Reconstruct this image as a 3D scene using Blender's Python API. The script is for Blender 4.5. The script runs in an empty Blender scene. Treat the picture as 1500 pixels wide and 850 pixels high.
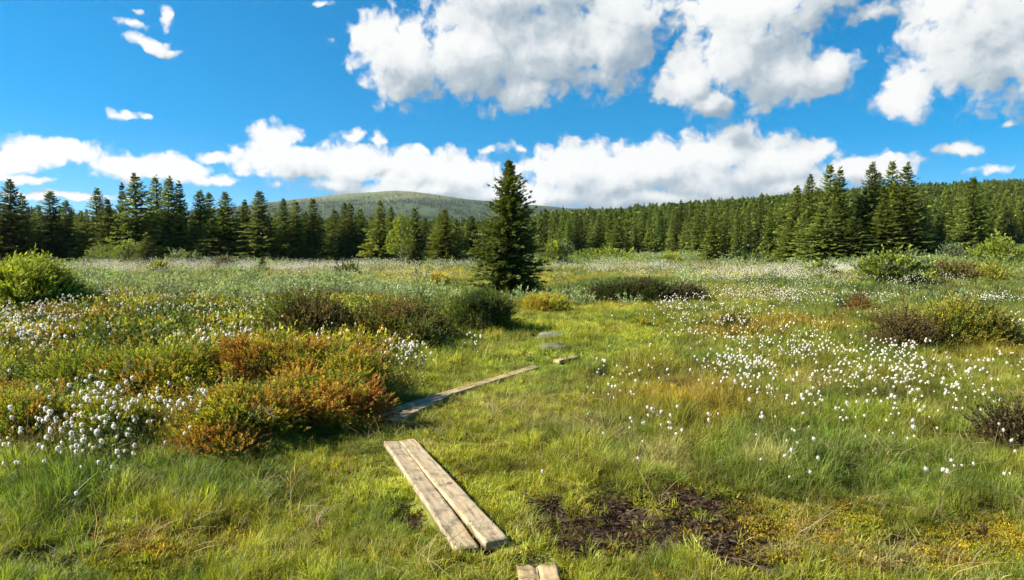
import bpy, math, random
import numpy as np
from mathutils import Vector

R = math.radians
SC = bpy.context.scene
COL = SC.collection
rng = np.random.default_rng(11)
random.seed(5)

# ------------------------------------------------------------------ camera
EYE, PITCH, FOC = 1.6, R(3.6), 1000.0
cp, sp = math.cos(PITCH), math.sin(PITCH)
cam = bpy.data.cameras.new('camera')
cam.sensor_width = 36.0
cam.lens = 24.0
cam.clip_start, cam.clip_end = 0.05, 30000
camo = bpy.data.objects.new('camera', cam)
COL.objects.link(camo)
camo.location = (0, 0, EYE)
camo.rotation_euler = (math.pi / 2 - PITCH, 0, 0)
SC.camera = camo

def ray(px, py):
    """direction through a pixel of the 1500x850 photograph, scaled so that y = 1"""
    u, v = (px - 750.0) / FOC, (425.0 - py) / FOC
    y = cp + sp * v
    return u / y, (cp * v - sp) / y

def gp(px, py, z=0.0):
    """point of the ground (height z) seen at a pixel"""
    a, b = ray(px, py)
    y = (z - EYE) / b
    return a * y, y

def topz(py, y):
    return EYE + y * ray(750, py)[1]

def pix(x, y, z=0.0):
    d = y * cp - (z - EYE) * sp
    h = y * sp + (z - EYE) * cp
    d = np.maximum(d, 0.05)
    return 750 + FOC * x / d, 425 - FOC * h / d

# ------------------------------------------------------------------ noise
def _h(ix, iy, seed):
    n = (ix.astype(np.int64) * 374761393 + iy.astype(np.int64) * 668265263 + seed * 982451653) & 0xffffffff
    n = ((n ^ (n >> 13)) * 1274126177) & 0xffffffff
    n = ((n ^ (n >> 16)) * 2246822519) & 0xffffffff
    return ((n ^ (n >> 15)) & 0xffff) / 65535.0

def vn(x, y, seed=0):
    x, y = np.asarray(x, float), np.asarray(y, float)
    ix, iy = np.floor(x), np.floor(y)
    fx, fy = x - ix, y - iy
    fx, fy = fx * fx * (3 - 2 * fx), fy * fy * (3 - 2 * fy)
    a, b = _h(ix, iy, seed), _h(ix + 1, iy, seed)
    c, d = _h(ix, iy + 1, seed), _h(ix + 1, iy + 1, seed)
    return (a * (1 - fx) + b * fx) * (1 - fy) + (c * (1 - fx) + d * fx) * fy

def fbm(x, y, seed=0, o=4):
    s, a, t = 0.0, 0.5, 0.0
    for i in range(o):
        s = s + a * vn(x * 2 ** i + 17.3 * i, y * 2 ** i - 9.1 * i, seed + i)
        t += a
        a *= 0.5
    return s / t

def sstep(a, b, x):
    t = np.clip((x - a) / (b - a), 0, 1)
    return t * t * (3 - 2 * t)

# ------------------------------------------------------------------ zones of the bog, outlined from the photograph
def ell(px, py, cx, cy, rx, ry, soft=0.55, n=0.0):
    q = np.sqrt(((px - cx) / rx) ** 2 + ((py - cy) / ry) ** 2) + n
    return 1 - sstep(1 - soft, 1 + soft * 0.5, q)

def anyof(px, py, lst, n=0.0, soft=0.55):
    w = np.zeros_like(px, float)
    for e in lst:
        w = np.maximum(w, (e[4] if len(e) > 4 else 1.0) * ell(px, py, *e[:4], soft=soft, n=n))
    return w

HEATH = [(-180, 560, 240, 130), (180, 520, 210, 90), (430, 545, 170, 80), (90, 620, 120, 70), (300, 610, 110, 55), (480, 470, 170, 45), (20, 560, 120, 120)]
ORANGE = [(1010, 590, 110, 45), (1130, 482, 150, 17), (960, 545, 60, 25, .6), (1420, 520, 90, 18, .7), (1000, 640, 60, 40, .4)]
DEEP = [(330, 705, 130, 42), (90, 745, 90, 50), (600, 610, 60, 25, .6), (1150, 690, 120, 50, .6), (1250, 600, 90, 35, .55), (530, 640, 70, 40, .8),
        (800, 650, 40, 30, .5), (560, 760, 50, 40, .7), (1420, 660, 90, 50, .5), (1080, 640, 60, 40, .5)]
MUD = [(885, 765, 115, 34), (1015, 772, 105, 42), (1085, 812, 70, 44), (960, 802, 120, 22, .9), (600, 748, 34, 26), (1420, 775, 60, 22, .6), (620, 628, 22, 7), (690, 800, 40, 16, .8),
       (1330, 790, 40, 16, .8), (60, 830, 55, 22, .7), (1110, 838, 60, 20), (780, 822, 30, 10, .6)]
MOSS = [(1190, 780, 120, 40), (1200, 835, 130, 30), (230, 815, 110, 38), (1410, 800, 130, 50), (1090, 760, 90, 25), (330, 790, 60, 20, .8), (1000, 745, 50, 14, .7), (1290, 745, 90, 20, .6)]
STRAW = [(1140, 800, 70, 28), (960, 675, 60, 22, .8), (1120, 680, 40, 20, .7), (660, 590, 60, 20, .35), (1300, 830, 80, 20, .6), (860, 630, 120, 25, .4), (1190, 560, 50, 18, .5)]
MID_Y = [(1000, 405, 140, 7), (1060, 440, 90, 9), (780, 412, 90, 8), (640, 404, 70, 6), (1370, 408, 110, 6), (900, 450, 90, 10), (560, 415, 80, 5), (210, 408, 110, 5, .7), (420, 412, 80, 6)]
MID_D = [(180, 412, 90, 6), (900, 418, 130, 7), (1420, 438, 130, 14), (1120, 415, 120, 5), (1300, 425, 110, 6), (680, 426, 60, 6), (480, 424, 90, 4), (1230, 470, 60, 8, .6)]
LIME = [(690, 560, 110, 40), (620, 540, 60, 30), (560, 700, 120, 50, .7), (700, 740, 80, 60, .8), (850, 830, 120, 30), (250, 770, 150, 40, .6), (850, 500, 140, 50, .7),
        (760, 620, 120, 50, .7), (1060, 700, 100, 40, .5), (420, 800, 200, 50, .8), (960, 600, 120, 70, .3)]
WILLOW = [(330, 427, 300, 14), (560, 432, 110, 9), (850, 440, 120, 8), (160, 425, 120, 12), (880, 378, 120, 7), (560, 378, 160, 6), (1340, 388, 130, 7), (1000, 380, 140, 5), (1180, 462, 40, 10, .5)]
COTTON = [(50, 485, 90, 45), (330, 462, 130, 25, .35), (150, 455, 130, 25, .4), (205, 620, 95, 26), (60, 690, 85, 40), (120, 660, 90, 40), (135, 705, 60, 25, .5), (290, 520, 40, 12), (590, 528, 34, 26), (390, 515, 110, 16, .4),
          (995, 462, 60, 24), (1060, 480, 110, 26), (1190, 507, 85, 24), (1085, 545, 65, 32, .9), (1290, 545, 110, 34), (1400, 570, 70, 28, .8), (1300, 600, 160, 40, .3), (1220, 580, 200, 70, .33), (1180, 440, 60, 12), (1180, 640, 330, 70, .08),
          (1420, 650, 110, 70, .3), (1490, 480, 40, 14), (965, 635, 45, 45, .7), (963, 612, 26, 12, 1.6), (920, 552, 60, 24, .4), (700, 503, 26, 9, .7), (1480, 545, 60, 25, .8),
          (370, 391, 270, 7), (170, 398, 90, 10), (900, 392, 150, 6, .5), (1180, 398, 160, 9), (1080, 408, 140, 10, .6), (1320, 412, 90, 9, .5), (590, 403, 60, 8, .6),
          (1110, 430, 90, 8, .8), (1260, 432, 50, 8, .6), (120, 640, 120, 60, .25), (1150, 480, 260, 60, .10), (480, 400, 160, 10, .4), (310, 490, 200, 50, .12), (50, 590, 90, 30, .15), (1440, 435, 60, 10, .6)]

PATH_PX = [(800, 900), (790, 835), (700, 790), (640, 720), (590, 655), (570, 618), (640, 590), (700, 566), (787, 538), (850, 526), (910, 508), (935, 490), (880, 472), (828, 462), (800, 450)]
PATH = np.array([gp(*p) for p in PATH_PX])

def path_d(x, y):
    d = np.full(np.shape(x), 1e9)
    for a, b in zip(PATH[:-1], PATH[1:]):
        e = b - a
        t = np.clip(((x - a[0]) * e[0] + (y - a[1]) * e[1]) / (e @ e), 0, 1)
        d = np.minimum(d, np.hypot(x - a[0] - t * e[0], y - a[1] - t * e[1]))
    return d

def H(x, y):
    """height of the terrain"""
    x, y = np.asarray(x, float), np.asarray(y, float)
    r = np.hypot(x, y)
    near = 1 - sstep(10, 40, r)
    k = sstep(0.25, 1.1, path_d(x, y)) * 0.85 + 0.15
    z = (fbm(x * 0.9, y * 0.9, 3, 3) - 0.5) * 0.20 * k * near
    z = z + (fbm(x * 4.5, y * 4.5, 8, 3) - 0.5) * 0.07 * (0.3 + 0.7 * k) * near
    mid = sstep(12, 25, r) * (1 - sstep(300, 700, r))
    z = z + (fbm(x * 0.12, y * 0.10, 21, 4) - 0.5) * 0.75 * mid
    px, py = pix(x, y, 0 * x)
    ok = (y > 1.5)
    z = z + 0.13 * np.where(ok, anyof(px, py, HEATH, soft=0.9), 0) * near
    z = z - 0.05 * np.where(ok, anyof(px, py, MUD), 0) * near
    # the slope that carries the forest on the right
    yy = np.maximum(y, 1.0)
    u = x / yy
    ridge = np.interp(u, [-0.3, 0.0, 0.05, 0.25, 0.5, 0.75, 1.2], [0, 6, 12, 19, 27, 34, 36])
    s = sstep(72, 420, np.where(y > 0, y, 0))
    z = z + ridge * (s * 0.65 + 0.35 * np.clip((yy - 75) / 300, 0, 1)) * (1 - sstep(420, 900, y))
    return z

# ------------------------------------------------------------------ mesh helpers
def mesh_from(name, verts, quads, col=None, tris=None, smooth=False):
    verts = np.ascontiguousarray(verts, dtype=np.float32).reshape(-1, 3)
    quads = np.asarray(quads, dtype=np.int32).reshape(-1, 4)
    tris = np.zeros((0, 3), np.int32) if tris is None else np.asarray(tris, np.int32).reshape(-1, 3)
    me = bpy.data.meshes.new(name)
    me.vertices.add(len(verts))
    me.vertices.foreach_set('co', verts.ravel())
    nl = len(quads) * 4 + len(tris) * 3
    me.loops.add(nl)
    me.loops.foreach_set('vertex_index', np.concatenate([quads.ravel(), tris.ravel()]).astype(np.int32))
    me.polygons.add(len(quads) + len(tris))
    st = np.concatenate([np.arange(len(quads)) * 4, len(quads) * 4 + np.arange(len(tris)) * 3]).astype(np.int32)
    me.polygons.foreach_set('loop_start', st)
    if smooth:
        me.polygons.foreach_set('use_smooth', np.ones(len(st), bool))
    me.update(calc_edges=True)
    if col is not None:
        c = np.ones((len(verts), 4), np.float32)
        c[:, :3] = col
        at = me.attributes.new('col', 'FLOAT_COLOR', 'POINT')
        at.data.foreach_set('color', c.ravel())
    return me

def obj(name, me, mat=None, parent=None, link=True):
    o = bpy.data.objects.new(name, me)
    if mat is not None and not me.materials:
        me.materials.append(mat)
    if link:
        COL.objects.link(o)
    if parent is not None:
        o.parent = parent
    return o

def empty(name, loc, rz=0.0, s=1.0):
    o = bpy.data.objects.new(name, None)
    COL.objects.link(o)
    o.empty_display_size = 0.1
    o.location = loc
    o.rotation_euler = (0, 0, rz)
    o.scale = (s, s, s)
    return o

def tag(o, label=None, cat=None, group=None, kind=None):
    if label: o['label'] = label
    if cat: o['category'] = cat
    if group: o['group'] = group
    if kind: o['kind'] = kind
    return o

def nrm(v):
    return v / np.maximum(np.linalg.norm(v, axis=-1, keepdims=True), 1e-9)

def frames(axis, roll=None, r=None):
    """rotation matrices whose z axis is AXIS (N,3), rolled at random"""
    a = nrm(axis)
    ref = np.where(np.abs(a[:, 2:3]) > 0.95, np.array([[1.0, 0, 0]]), np.array([[0, 0, 1.0]]))
    x = nrm(np.cross(ref, a))
    y = np.cross(a, x)
    if roll is None:
        roll = r.uniform(0, 2 * math.pi, len(a))
    c, s = np.cos(roll)[:, None], np.sin(roll)[:, None]
    return np.stack([x * c + y * s, -x * s + y * c, a], axis=2)

def place(tpl, rot, pos, scl, col):
    """copies of a template (verts, quads, per-vertex shade) merged into one array"""
    tv, tq, tc = tpl
    n, m = len(pos), len(tv)
    v = np.einsum('nij,mj->nmi', rot, tv) * scl[:, None, None] + pos[:, None, :]
    q = tq[None] + (np.arange(n) * m)[:, None, None]
    c = tc[None] * col[:, None, :]
    return v.reshape(-1, 3), q.reshape(-1, 4), c.reshape(-1, 3)

def merge(parts):
    vs, qs, cs, k = [], [], [], 0
    for v, q, c in parts:
        vs.append(v); qs.append(q + k); cs.append(c); k += len(v)
    return np.concatenate(vs), np.concatenate(qs), np.concatenate(cs)

def tube(pts, rad, n=6):
    pts = np.asarray(pts, float)
    rad = np.broadcast_to(np.asarray(rad, float), (len(pts),))
    d = nrm(np.gradient(pts, axis=0))
    fr = frames(d, roll=np.zeros(len(pts)))
    a = np.linspace(0, 2 * math.pi, n, endpoint=False)
    ring = np.stack([np.cos(a), np.sin(a), 0 * a], 1)
    v = np.einsum('kij,nj->kni', fr, ring) * rad[:, None, None] + pts[:, None]
    i = np.arange(len(pts) - 1)[:, None] * n
    j = np.arange(n)[None]
    q = np.stack([i + j, i + (j + 1) % n, i + n + (j + 1) % n, i + n + j], -1).reshape(-1, 4)
    return v.reshape(-1, 3), q, np.ones((len(pts) * n, 3))

# leaf and needle templates: (verts, quads, shade)
def rhomb(base, d, side, l, w, k=0.45):
    b, d, side = np.asarray(base, float), np.asarray(d, float), np.asarray(side, float)
    return [b, b + d * l * k + side * w / 2, b + d * l, b + d * l * k - side * w / 2]

def t_shoot(r, n, length, nl, nw, ang=0.8, tip=1.25, stem=None):
    """a shoot along +z with n needles or leaves"""
    vs, cs = [], []
    if stem:
        vs += [np.array([-stem, 0, 0]), np.array([stem, 0, 0]), np.array([stem * .4, 0, length]), np.array([-stem * .4, 0, length])]
        cs += [[0.55, 0.42, 0.4]] * 4
    for i in range(n):
        t = (i + r.uniform(0, 1)) / n
        az = r.uniform(0, 2 * math.pi)
        an = ang * r.uniform(0.6, 1.3) * (1 - 0.35 * t)
        d = np.array([math.cos(az) * math.sin(an), math.sin(az) * math.sin(an), math.cos(an)])
        s = nrm(np.cross(d, r.normal(size=3))[None])[0]
        k = r.uniform(0.7, 1.2)
        vs += rhomb([0, 0, length * t], d, s, nl * k, nw * k)
        f = (0.78 + (tip - 0.78) * t) * r.uniform(0.85, 1.15)
        cs += [[f, f, f * 0.95]] * 4
    v = np.array(vs)
    return v, np.arange(len(v)).reshape(-1, 4), np.array(cs, float)

def t_spray(r, pairs=4, w=0.11):
    """a flat conifer spray of unit length along +z, spread in the xz plane"""
    vs, cs = [], []
    def add(b, d, l, ww, f):
        s = nrm(np.cross(d, np.array([0, 1.0, 0]) + r.normal(size=3) * 0.55)[None])[0]
        vs.extend(rhomb(b, d, s, l, ww))
        cs.extend([[f, f, f]] * 4)
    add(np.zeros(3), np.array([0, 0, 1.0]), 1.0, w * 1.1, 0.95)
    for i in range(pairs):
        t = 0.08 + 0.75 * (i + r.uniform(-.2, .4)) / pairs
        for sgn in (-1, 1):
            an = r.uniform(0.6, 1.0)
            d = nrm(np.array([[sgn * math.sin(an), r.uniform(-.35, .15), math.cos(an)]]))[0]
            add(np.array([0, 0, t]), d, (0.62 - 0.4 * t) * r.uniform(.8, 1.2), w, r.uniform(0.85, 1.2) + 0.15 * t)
    v = np.array(vs)
    return v, np.arange(len(v)).reshape(-1, 4), np.array(cs, float)

# ------------------------------------------------------------------ materials
def newmat(name):
    m = bpy.data.materials.new(name)
    m.use_nodes = True
    nt = m.node_tree
    nt.nodes.clear()
    return m, nt, (lambda t, **k: mknode(nt, t, **k))

def mknode(nt, t, ins=None, **k):
    n = nt.nodes.new(t)
    for a, b in k.items():
        setattr(n, a, b)
    for a, b in (ins or {}).items():
        s = n.inputs[a]
        if isinstance(b, bpy.types.NodeSocket):
            nt.links.new(b, s)
        else:
            s.default_value = b
    return n

def foliage_mat(name, base, transl=0.35, var=0.35, icol=False, rough=0.6, spec=0.25, tshift=(1.25, 1.15, 0.6)):
    m, nt, N = newmat(name)
    at = N('ShaderNodeAttribute', attribute_name='col')
    src = at.outputs['Color']
    if icol:
        ia = N('ShaderNodeAttribute', attribute_name='icol', attribute_type='INSTANCER')
        src = N('ShaderNodeMix', data_type='RGBA', blend_type='MULTIPLY', ins={0: 1.0, 6: src, 7: ia.outputs['Color']}).outputs[2]
    src = N('ShaderNodeMix', data_type='RGBA', blend_type='MULTIPLY', ins={0: 1.0, 6: src, 7: (*base, 1)}).outputs[2]
    oi = N('ShaderNodeObjectInfo')
    mr = N('ShaderNodeMapRange', ins={0: oi.outputs['Random'], 3: 1 - var, 4: 1 + var})
    hs = N('ShaderNodeHueSaturation', ins={'Color': src, 'Value': mr.outputs[0]})
    hr = N('ShaderNodeMath', operation='MULTIPLY', ins={0: oi.outputs['Random'], 1: 7.31})
    hr = N('ShaderNodeMath', operation='FRACT', ins={0: hr.outputs[0]})
    hr = N('ShaderNodeMapRange', ins={0: hr.outputs[0], 3: 0.5 - 0.03 * var, 4: 0.5 + 0.03 * var})
    nt.links.new(hr.outputs[0], hs.inputs['Hue'])
    c = hs.outputs['Color']
    p = N('ShaderNodeBsdfPrincipled', ins={'Base Color': c, 'Roughness': rough, 'Specular IOR Level': spec})
    tc = N('ShaderNodeMix', data_type='RGBA', blend_type='MULTIPLY', ins={0: 1.0, 6: c, 7: (*tshift, 1)})
    t = N('ShaderNodeBsdfTranslucent', ins={'Color': tc.outputs[2]})
    mx = N('ShaderNodeMixShader', ins={0: transl, 1: p.outputs[0], 2: t.outputs[0]})
    o = N('ShaderNodeOutputMaterial')
    nt.links.new(mx.outputs[0], o.inputs['Surface'])
    return m

def bark_mat(name, c1, c2, scale=14):
    m, nt, N = newmat(name)
    tc = N('ShaderNodeTexCoord')
    mp = N('ShaderNodeMapping', ins={0: tc.outputs['Object'], 3: (1, 1, 0.25)})
    nz = N('ShaderNodeTexNoise', ins={'Vector': mp.outputs[0], 'Scale': scale, 'Detail': 6.0, 'Roughness': 0.65})
    cr = N('ShaderNodeMix', data_type='RGBA', ins={0: nz.outputs[0], 6: (*c1, 1), 7: (*c2, 1)})
    bp = N('ShaderNodeBump', ins={'Height': nz.outputs[0], 'Strength': 0.5, 'Distance': 0.02})
    p = N('ShaderNodeBsdfPrincipled', ins={'Base Color': cr.outputs[2], 'Roughness': 0.9, 'Specular IOR Level': 0.15, 'Normal': bp.outputs[0]})
    o = N('ShaderNodeOutputMaterial')
    nt.links.new(p.outputs[0], o.inputs[0])
    return m

M_GRASS = foliage_mat('grass', (1, 1, 1), 0.48, 0.28, icol=True, rough=0.5, spec=0.3)
M_HEATH = foliage_mat('heath_leaf', (1, 1, 1), 0.3, 0.3, icol=True)
M_COT_STEM = foliage_mat('cotton_stem', (0.13, 0.15, 0.04), 0.3, 0.2)
M_COT_FLD = foliage_mat('cotton_grass', (1, 1, 1), 0.55, 0.1, tshift=(1, 1, 1), rough=0.9, spec=0.05)
M_COT = foliage_mat('cotton_head', (0.92, 0.88, 0.80), 0.6, 0.06, tshift=(1, 1, 1), rough=0.9, spec=0.05)
M_SPRUCE = foliage_mat('spruce_needles', (0.120, 0.155, 0.028), 0.34, 0.34, rough=0.55)
M_LONE = foliage_mat('lone_spruce_needles', (0.100, 0.130, 0.026), 0.28, 0.0)
M_SPRUCE_Y = foliage_mat('young_spruce_needles', (0.150, 0.180, 0.024), 0.28, 0.2)
M_FOREST = foliage_mat('forest_needles', (0.125, 0.165, 0.026), 0.25, 0.38)
M_FAR = foliage_mat('hillside_leaves', (0.045, 0.075, 0.035), 0.2, 0.4)
M_LEAF = foliage_mat('leaf', (1, 1, 1), 0.38, 0.1)
M_BARK = bark_mat('bark', (0.05, 0.038, 0.028), (0.13, 0.105, 0.085))
M_TWIG = bark_mat('twig', (0.045, 0.03, 0.022), (0.11, 0.08, 0.06), 30)
M_DEAD = bark_mat('dead_wood', (.11, .10, .085), (.27, .25, .22), 40)
M_BIRCH = bark_mat('birch_bark', (0.12, 0.11, 0.10), (0.5, 0.48, 0.44), 10)

def ground_mat():
    m, nt, N = newmat('bog_ground')
    at = N('ShaderNodeAttribute', attribute_name='col')
    tc = N('ShaderNodeTexCoord')
    n1 = N('ShaderNodeTexNoise', ins={'Vector': tc.outputs['Object'], 'Scale': 26.0, 'Detail': 7.0, 'Roughness': 0.7})
    n2 = N('ShaderNodeTexNoise', ins={'Vector': tc.outputs['Object'], 'Scale': 2.2, 'Detail': 5.0, 'Roughness': 0.6})
    a = N('ShaderNodeMapRange', ins={0: n1.outputs[0], 1: 0.3, 2: 0.7, 3: 0.55, 4: 1.45})
    b = N('ShaderNodeMapRange', ins={0: n2.outputs[0], 1: 0.3, 2: 0.7, 3: 0.75, 4: 1.25})
    v = N('ShaderNodeMath', operation='MULTIPLY', ins={0: a.outputs[0], 1: b.outputs[0]})
    hs = N('ShaderNodeHueSaturation', ins={'Color': at.outputs['Color'], 'Value': v.outputs[0]})
    bp = N('ShaderNodeBump', ins={'Height': n1.outputs[0], 'Strength': 0.8, 'Distance': 0.03})
    wt = N('ShaderNodeAttribute', attribute_name='wet')
    rg = N('ShaderNodeMapRange', ins={0: wt.outputs['Fac'], 3: 0.88, 4: 0.36})
    p = N('ShaderNodeBsdfPrincipled', ins={'Base Color': hs.outputs[0], 'Roughness': rg.outputs[0], 'Specular IOR Level': 0.3, 'Normal': bp.outputs[0]})
    o = N('ShaderNodeOutputMaterial')
    nt.links.new(p.outputs[0], o.inputs[0])
    return m

def wood_mat(name, c1, c2, c3):
    m, nt, N = newmat(name)
    tc = N('ShaderNodeTexCoord')
    oi = N('ShaderNodeObjectInfo')
    off = N('ShaderNodeVectorMath', operation='SCALE', ins={0: (13.1, 7.7, 3.3), 'Scale': oi.outputs['Random']})
    ad = N('ShaderNodeVectorMath', operation='ADD', ins={0: tc.outputs['Object'], 1: off.outputs[0]})
    mp = N('ShaderNodeMapping', ins={0: ad.outputs[0], 3: (16, 0.7, 16)})
    wob = N('ShaderNodeTexNoise', ins={'Vector': ad.outputs[0], 'Scale': 3.5, 'Detail': 3.0})
    ds = N('ShaderNodeVectorMath', operation='SCALE', ins={0: wob.outputs['Color'], 'Scale': 1.4})
    av = N('ShaderNodeVectorMath', operation='ADD', ins={0: mp.outputs[0], 1: ds.outputs[0]})
    g = N('ShaderNodeTexNoise', ins={'Vector': av.outputs[0], 'Scale': 2.2, 'Detail': 8.0, 'Roughness': 0.7})
    wv = N('ShaderNodeTexWave', wave_type='BANDS', bands_direction='X', ins={'Vector': av.outputs[0], 'Scale': 0.55, 'Distortion': 5.0, 'Detail': 3.0, 'Detail Scale': 0.6})
    blot = N('ShaderNodeTexNoise', ins={'Vector': ad.outputs[0], 'Scale': 5.0, 'Detail': 6.0, 'Roughness': 0.7})
    r1 = N('ShaderNodeMix', data_type='RGBA', ins={0: g.outputs[0], 6: (*c1, 1), 7: (*c2, 1)})
    f2 = N('ShaderNodeMapRange', ins={0: blot.outputs[0], 1: 0.48, 2: 0.68, 3: 0.0, 4: 0.75})
    r2 = N('ShaderNodeMix', data_type='RGBA', ins={0: f2.outputs[0], 6: r1.outputs[2], 7: (*c3, 1)})
    # checks along the grain and dark knots
    ck = N('ShaderNodeMapRange', ins={0: g.outputs[0], 1: 0.33, 2: 0.46, 3: 0.38, 4: 1.0})
    kn = N('ShaderNodeTexVoronoi', feature='F1', ins={'Vector': ad.outputs[0], 'Scale': 3.2, 'Randomness': 1.0})
    kf = N('ShaderNodeMapRange', ins={0: kn.outputs['Distance'], 1: 0.04, 2: 0.11, 3: 0.3, 4: 1.0})
    wf = N('ShaderNodeMapRange', ins={0: wv.outputs['Fac'], 3: 0.92, 4: 1.05})
    m1 = N('ShaderNodeMath', operation='MULTIPLY', ins={0: ck.outputs[0], 1: kf.outputs[0]})
    st = N('ShaderNodeTexNoise', ins={'Vector': ad.outputs[0], 'Scale': 9.0, 'Detail': 5.0, 'Roughness': 0.65})
    sf = N('ShaderNodeMapRange', ins={0: st.outputs[0], 1: 0.36, 2: 0.52, 3: 0.62, 4: 1.05})
    m1 = N('ShaderNodeMath', operation='MULTIPLY', ins={0: m1.outputs[0], 1: sf.outputs[0]})
    m2 = N('ShaderNodeMath', operation='MULTIPLY', ins={0: m1.outputs[0], 1: wf.outputs[0]})
    hs = N('ShaderNodeHueSaturation', ins={'Color': r2.outputs[2], 'Value': m2.outputs[0]})
    bp = N('ShaderNodeBump', ins={'Height': g.outputs[0], 'Strength': 0.5, 'Distance': 0.006})
    p = N('ShaderNodeBsdfPrincipled', ins={'Base Color': hs.outputs[0], 'Roughness': 0.75, 'Specular IOR Level': 0.25, 'Normal': bp.outputs[0]})
    o = N('ShaderNodeOutputMaterial')
    nt.links.new(p.outputs[0], o.inputs[0])
    return m

def speckle_mat(name, c1, c2, scale, rough=0.9, spec=0.2, bump=0.5, bd=0.03):
    m, nt, N = newmat(name)
    tc = N('ShaderNodeTexCoord')
    nz = N('ShaderNodeTexNoise', ins={'Vector': tc.outputs['Object'], 'Scale': scale, 'Detail': 8.0, 'Roughness': 0.7})
    f = N('ShaderNodeMapRange', ins={0: nz.outputs[0], 1: 0.35, 2: 0.65})
    cr = N('ShaderNodeMix', data_type='RGBA', ins={0: f.outputs[0], 6: (*c1, 1), 7: (*c2, 1)})
    bp = N('ShaderNodeBump', ins={'Height': nz.outputs[0], 'Strength': bump, 'Distance': bd})
    p = N('ShaderNodeBsdfPrincipled', ins={'Base Color': cr.outputs[2], 'Roughness': rough, 'Specular IOR Level': spec, 'Normal': bp.outputs[0]})
    o = N('ShaderNodeOutputMaterial')
    nt.links.new(p.outputs[0], o.inputs[0])
    return m

# ------------------------------------------------------------------ colours of the turf
YG, GR, DP = np.array([.244, .268, .029]), np.array([.142, .210, .026]), np.array([.092, .156, .020])
ST, OR, LM = np.array([.42, .36, .14]), np.array([.290, .200, .024]), np.array([.295, .345, .032])
BR = np.array([.10, .075, .03])

def mixc(c, k, w):
    return c * (1 - w[:, None]) + k[None] * w[:, None]

def turf_col(x, y, jitter=True, r=rng):
    px, py = pix(x, y, 0 * x)
    n1, n2 = fbm(x * 0.8, y * 0.8, 41, 4), fbm(x * 2.6, y * 2.6, 57, 3)
    n3 = fbm(x * 0.25, y * 0.25, 71, 3)
    w = (n2 - 0.5) * 0.9
    c = np.tile(YG, (len(x), 1))
    c = mixc(c, GR, sstep(0.38, 0.66, n1))
    c = mixc(c, DP, sstep(0.60, 0.80, n2) * 0.5)
    c = mixc(c, ST, sstep(0.64, 0.80, fbm(x * 1.7, y * 1.7, 91, 3)) * 0.35)
    far = sstep(14, 24, np.hypot(x, y))
    c = mixc(c, np.array([.215, .245, .055]), far * 0.75)
    c = mixc(c, np.array([.225, .205, .050]), far * sstep(0.45, 0.65, n3) * 0.6)
    c = mixc(c, np.array([.120, .180, .035]), far * sstep(0.5, 0.3, n3) * 0.7)
    c = mixc(c, np.array([.33, .32, .040]), anyof(px, py, MID_Y, w) * 0.85)
    c = mixc(c, np.array([.095, .150, .028]), anyof(px, py, MID_D, w) * 0.85)
    c = mixc(c, LM, anyof(px, py, LIME, w) * 0.75)
    c = mixc(c, DP, anyof(px, py, DEEP, w) * 0.8)
    c = mixc(c, ST, anyof(px, py, STRAW, w) * 0.7)
    c = mixc(c, OR, anyof(px, py, ORANGE, w) * 0.65)
    c = mixc(c, np.array([.09, .10, .03]), anyof(px, py, HEATH, w) * 0.6)
    if jitter:
        c = c * (0.40 + 1.15 * fbm(x * 3.1, y * 3.1, 97, 3))[:, None] * r.uniform(0.70, 1.30, (len(x), 1)) * r.uniform(0.93, 1.07, (len(x), 3))  # shade of small hollows painted in by noise, plus random tone per tuft
    return c

def mud_w(x, y):
    px, py = pix(x, y, 0 * x)
    return anyof(px, py, MUD, (fbm(x * 5, y * 5, 33, 4) - .5) * 1.6, soft=0.35)

def moss_w(x, y):
    px, py = pix(x, y, 0 * x)
    return anyof(px, py, MOSS, (fbm(x * 3, y * 3, 35, 4) - .5) * 1.3)

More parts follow.
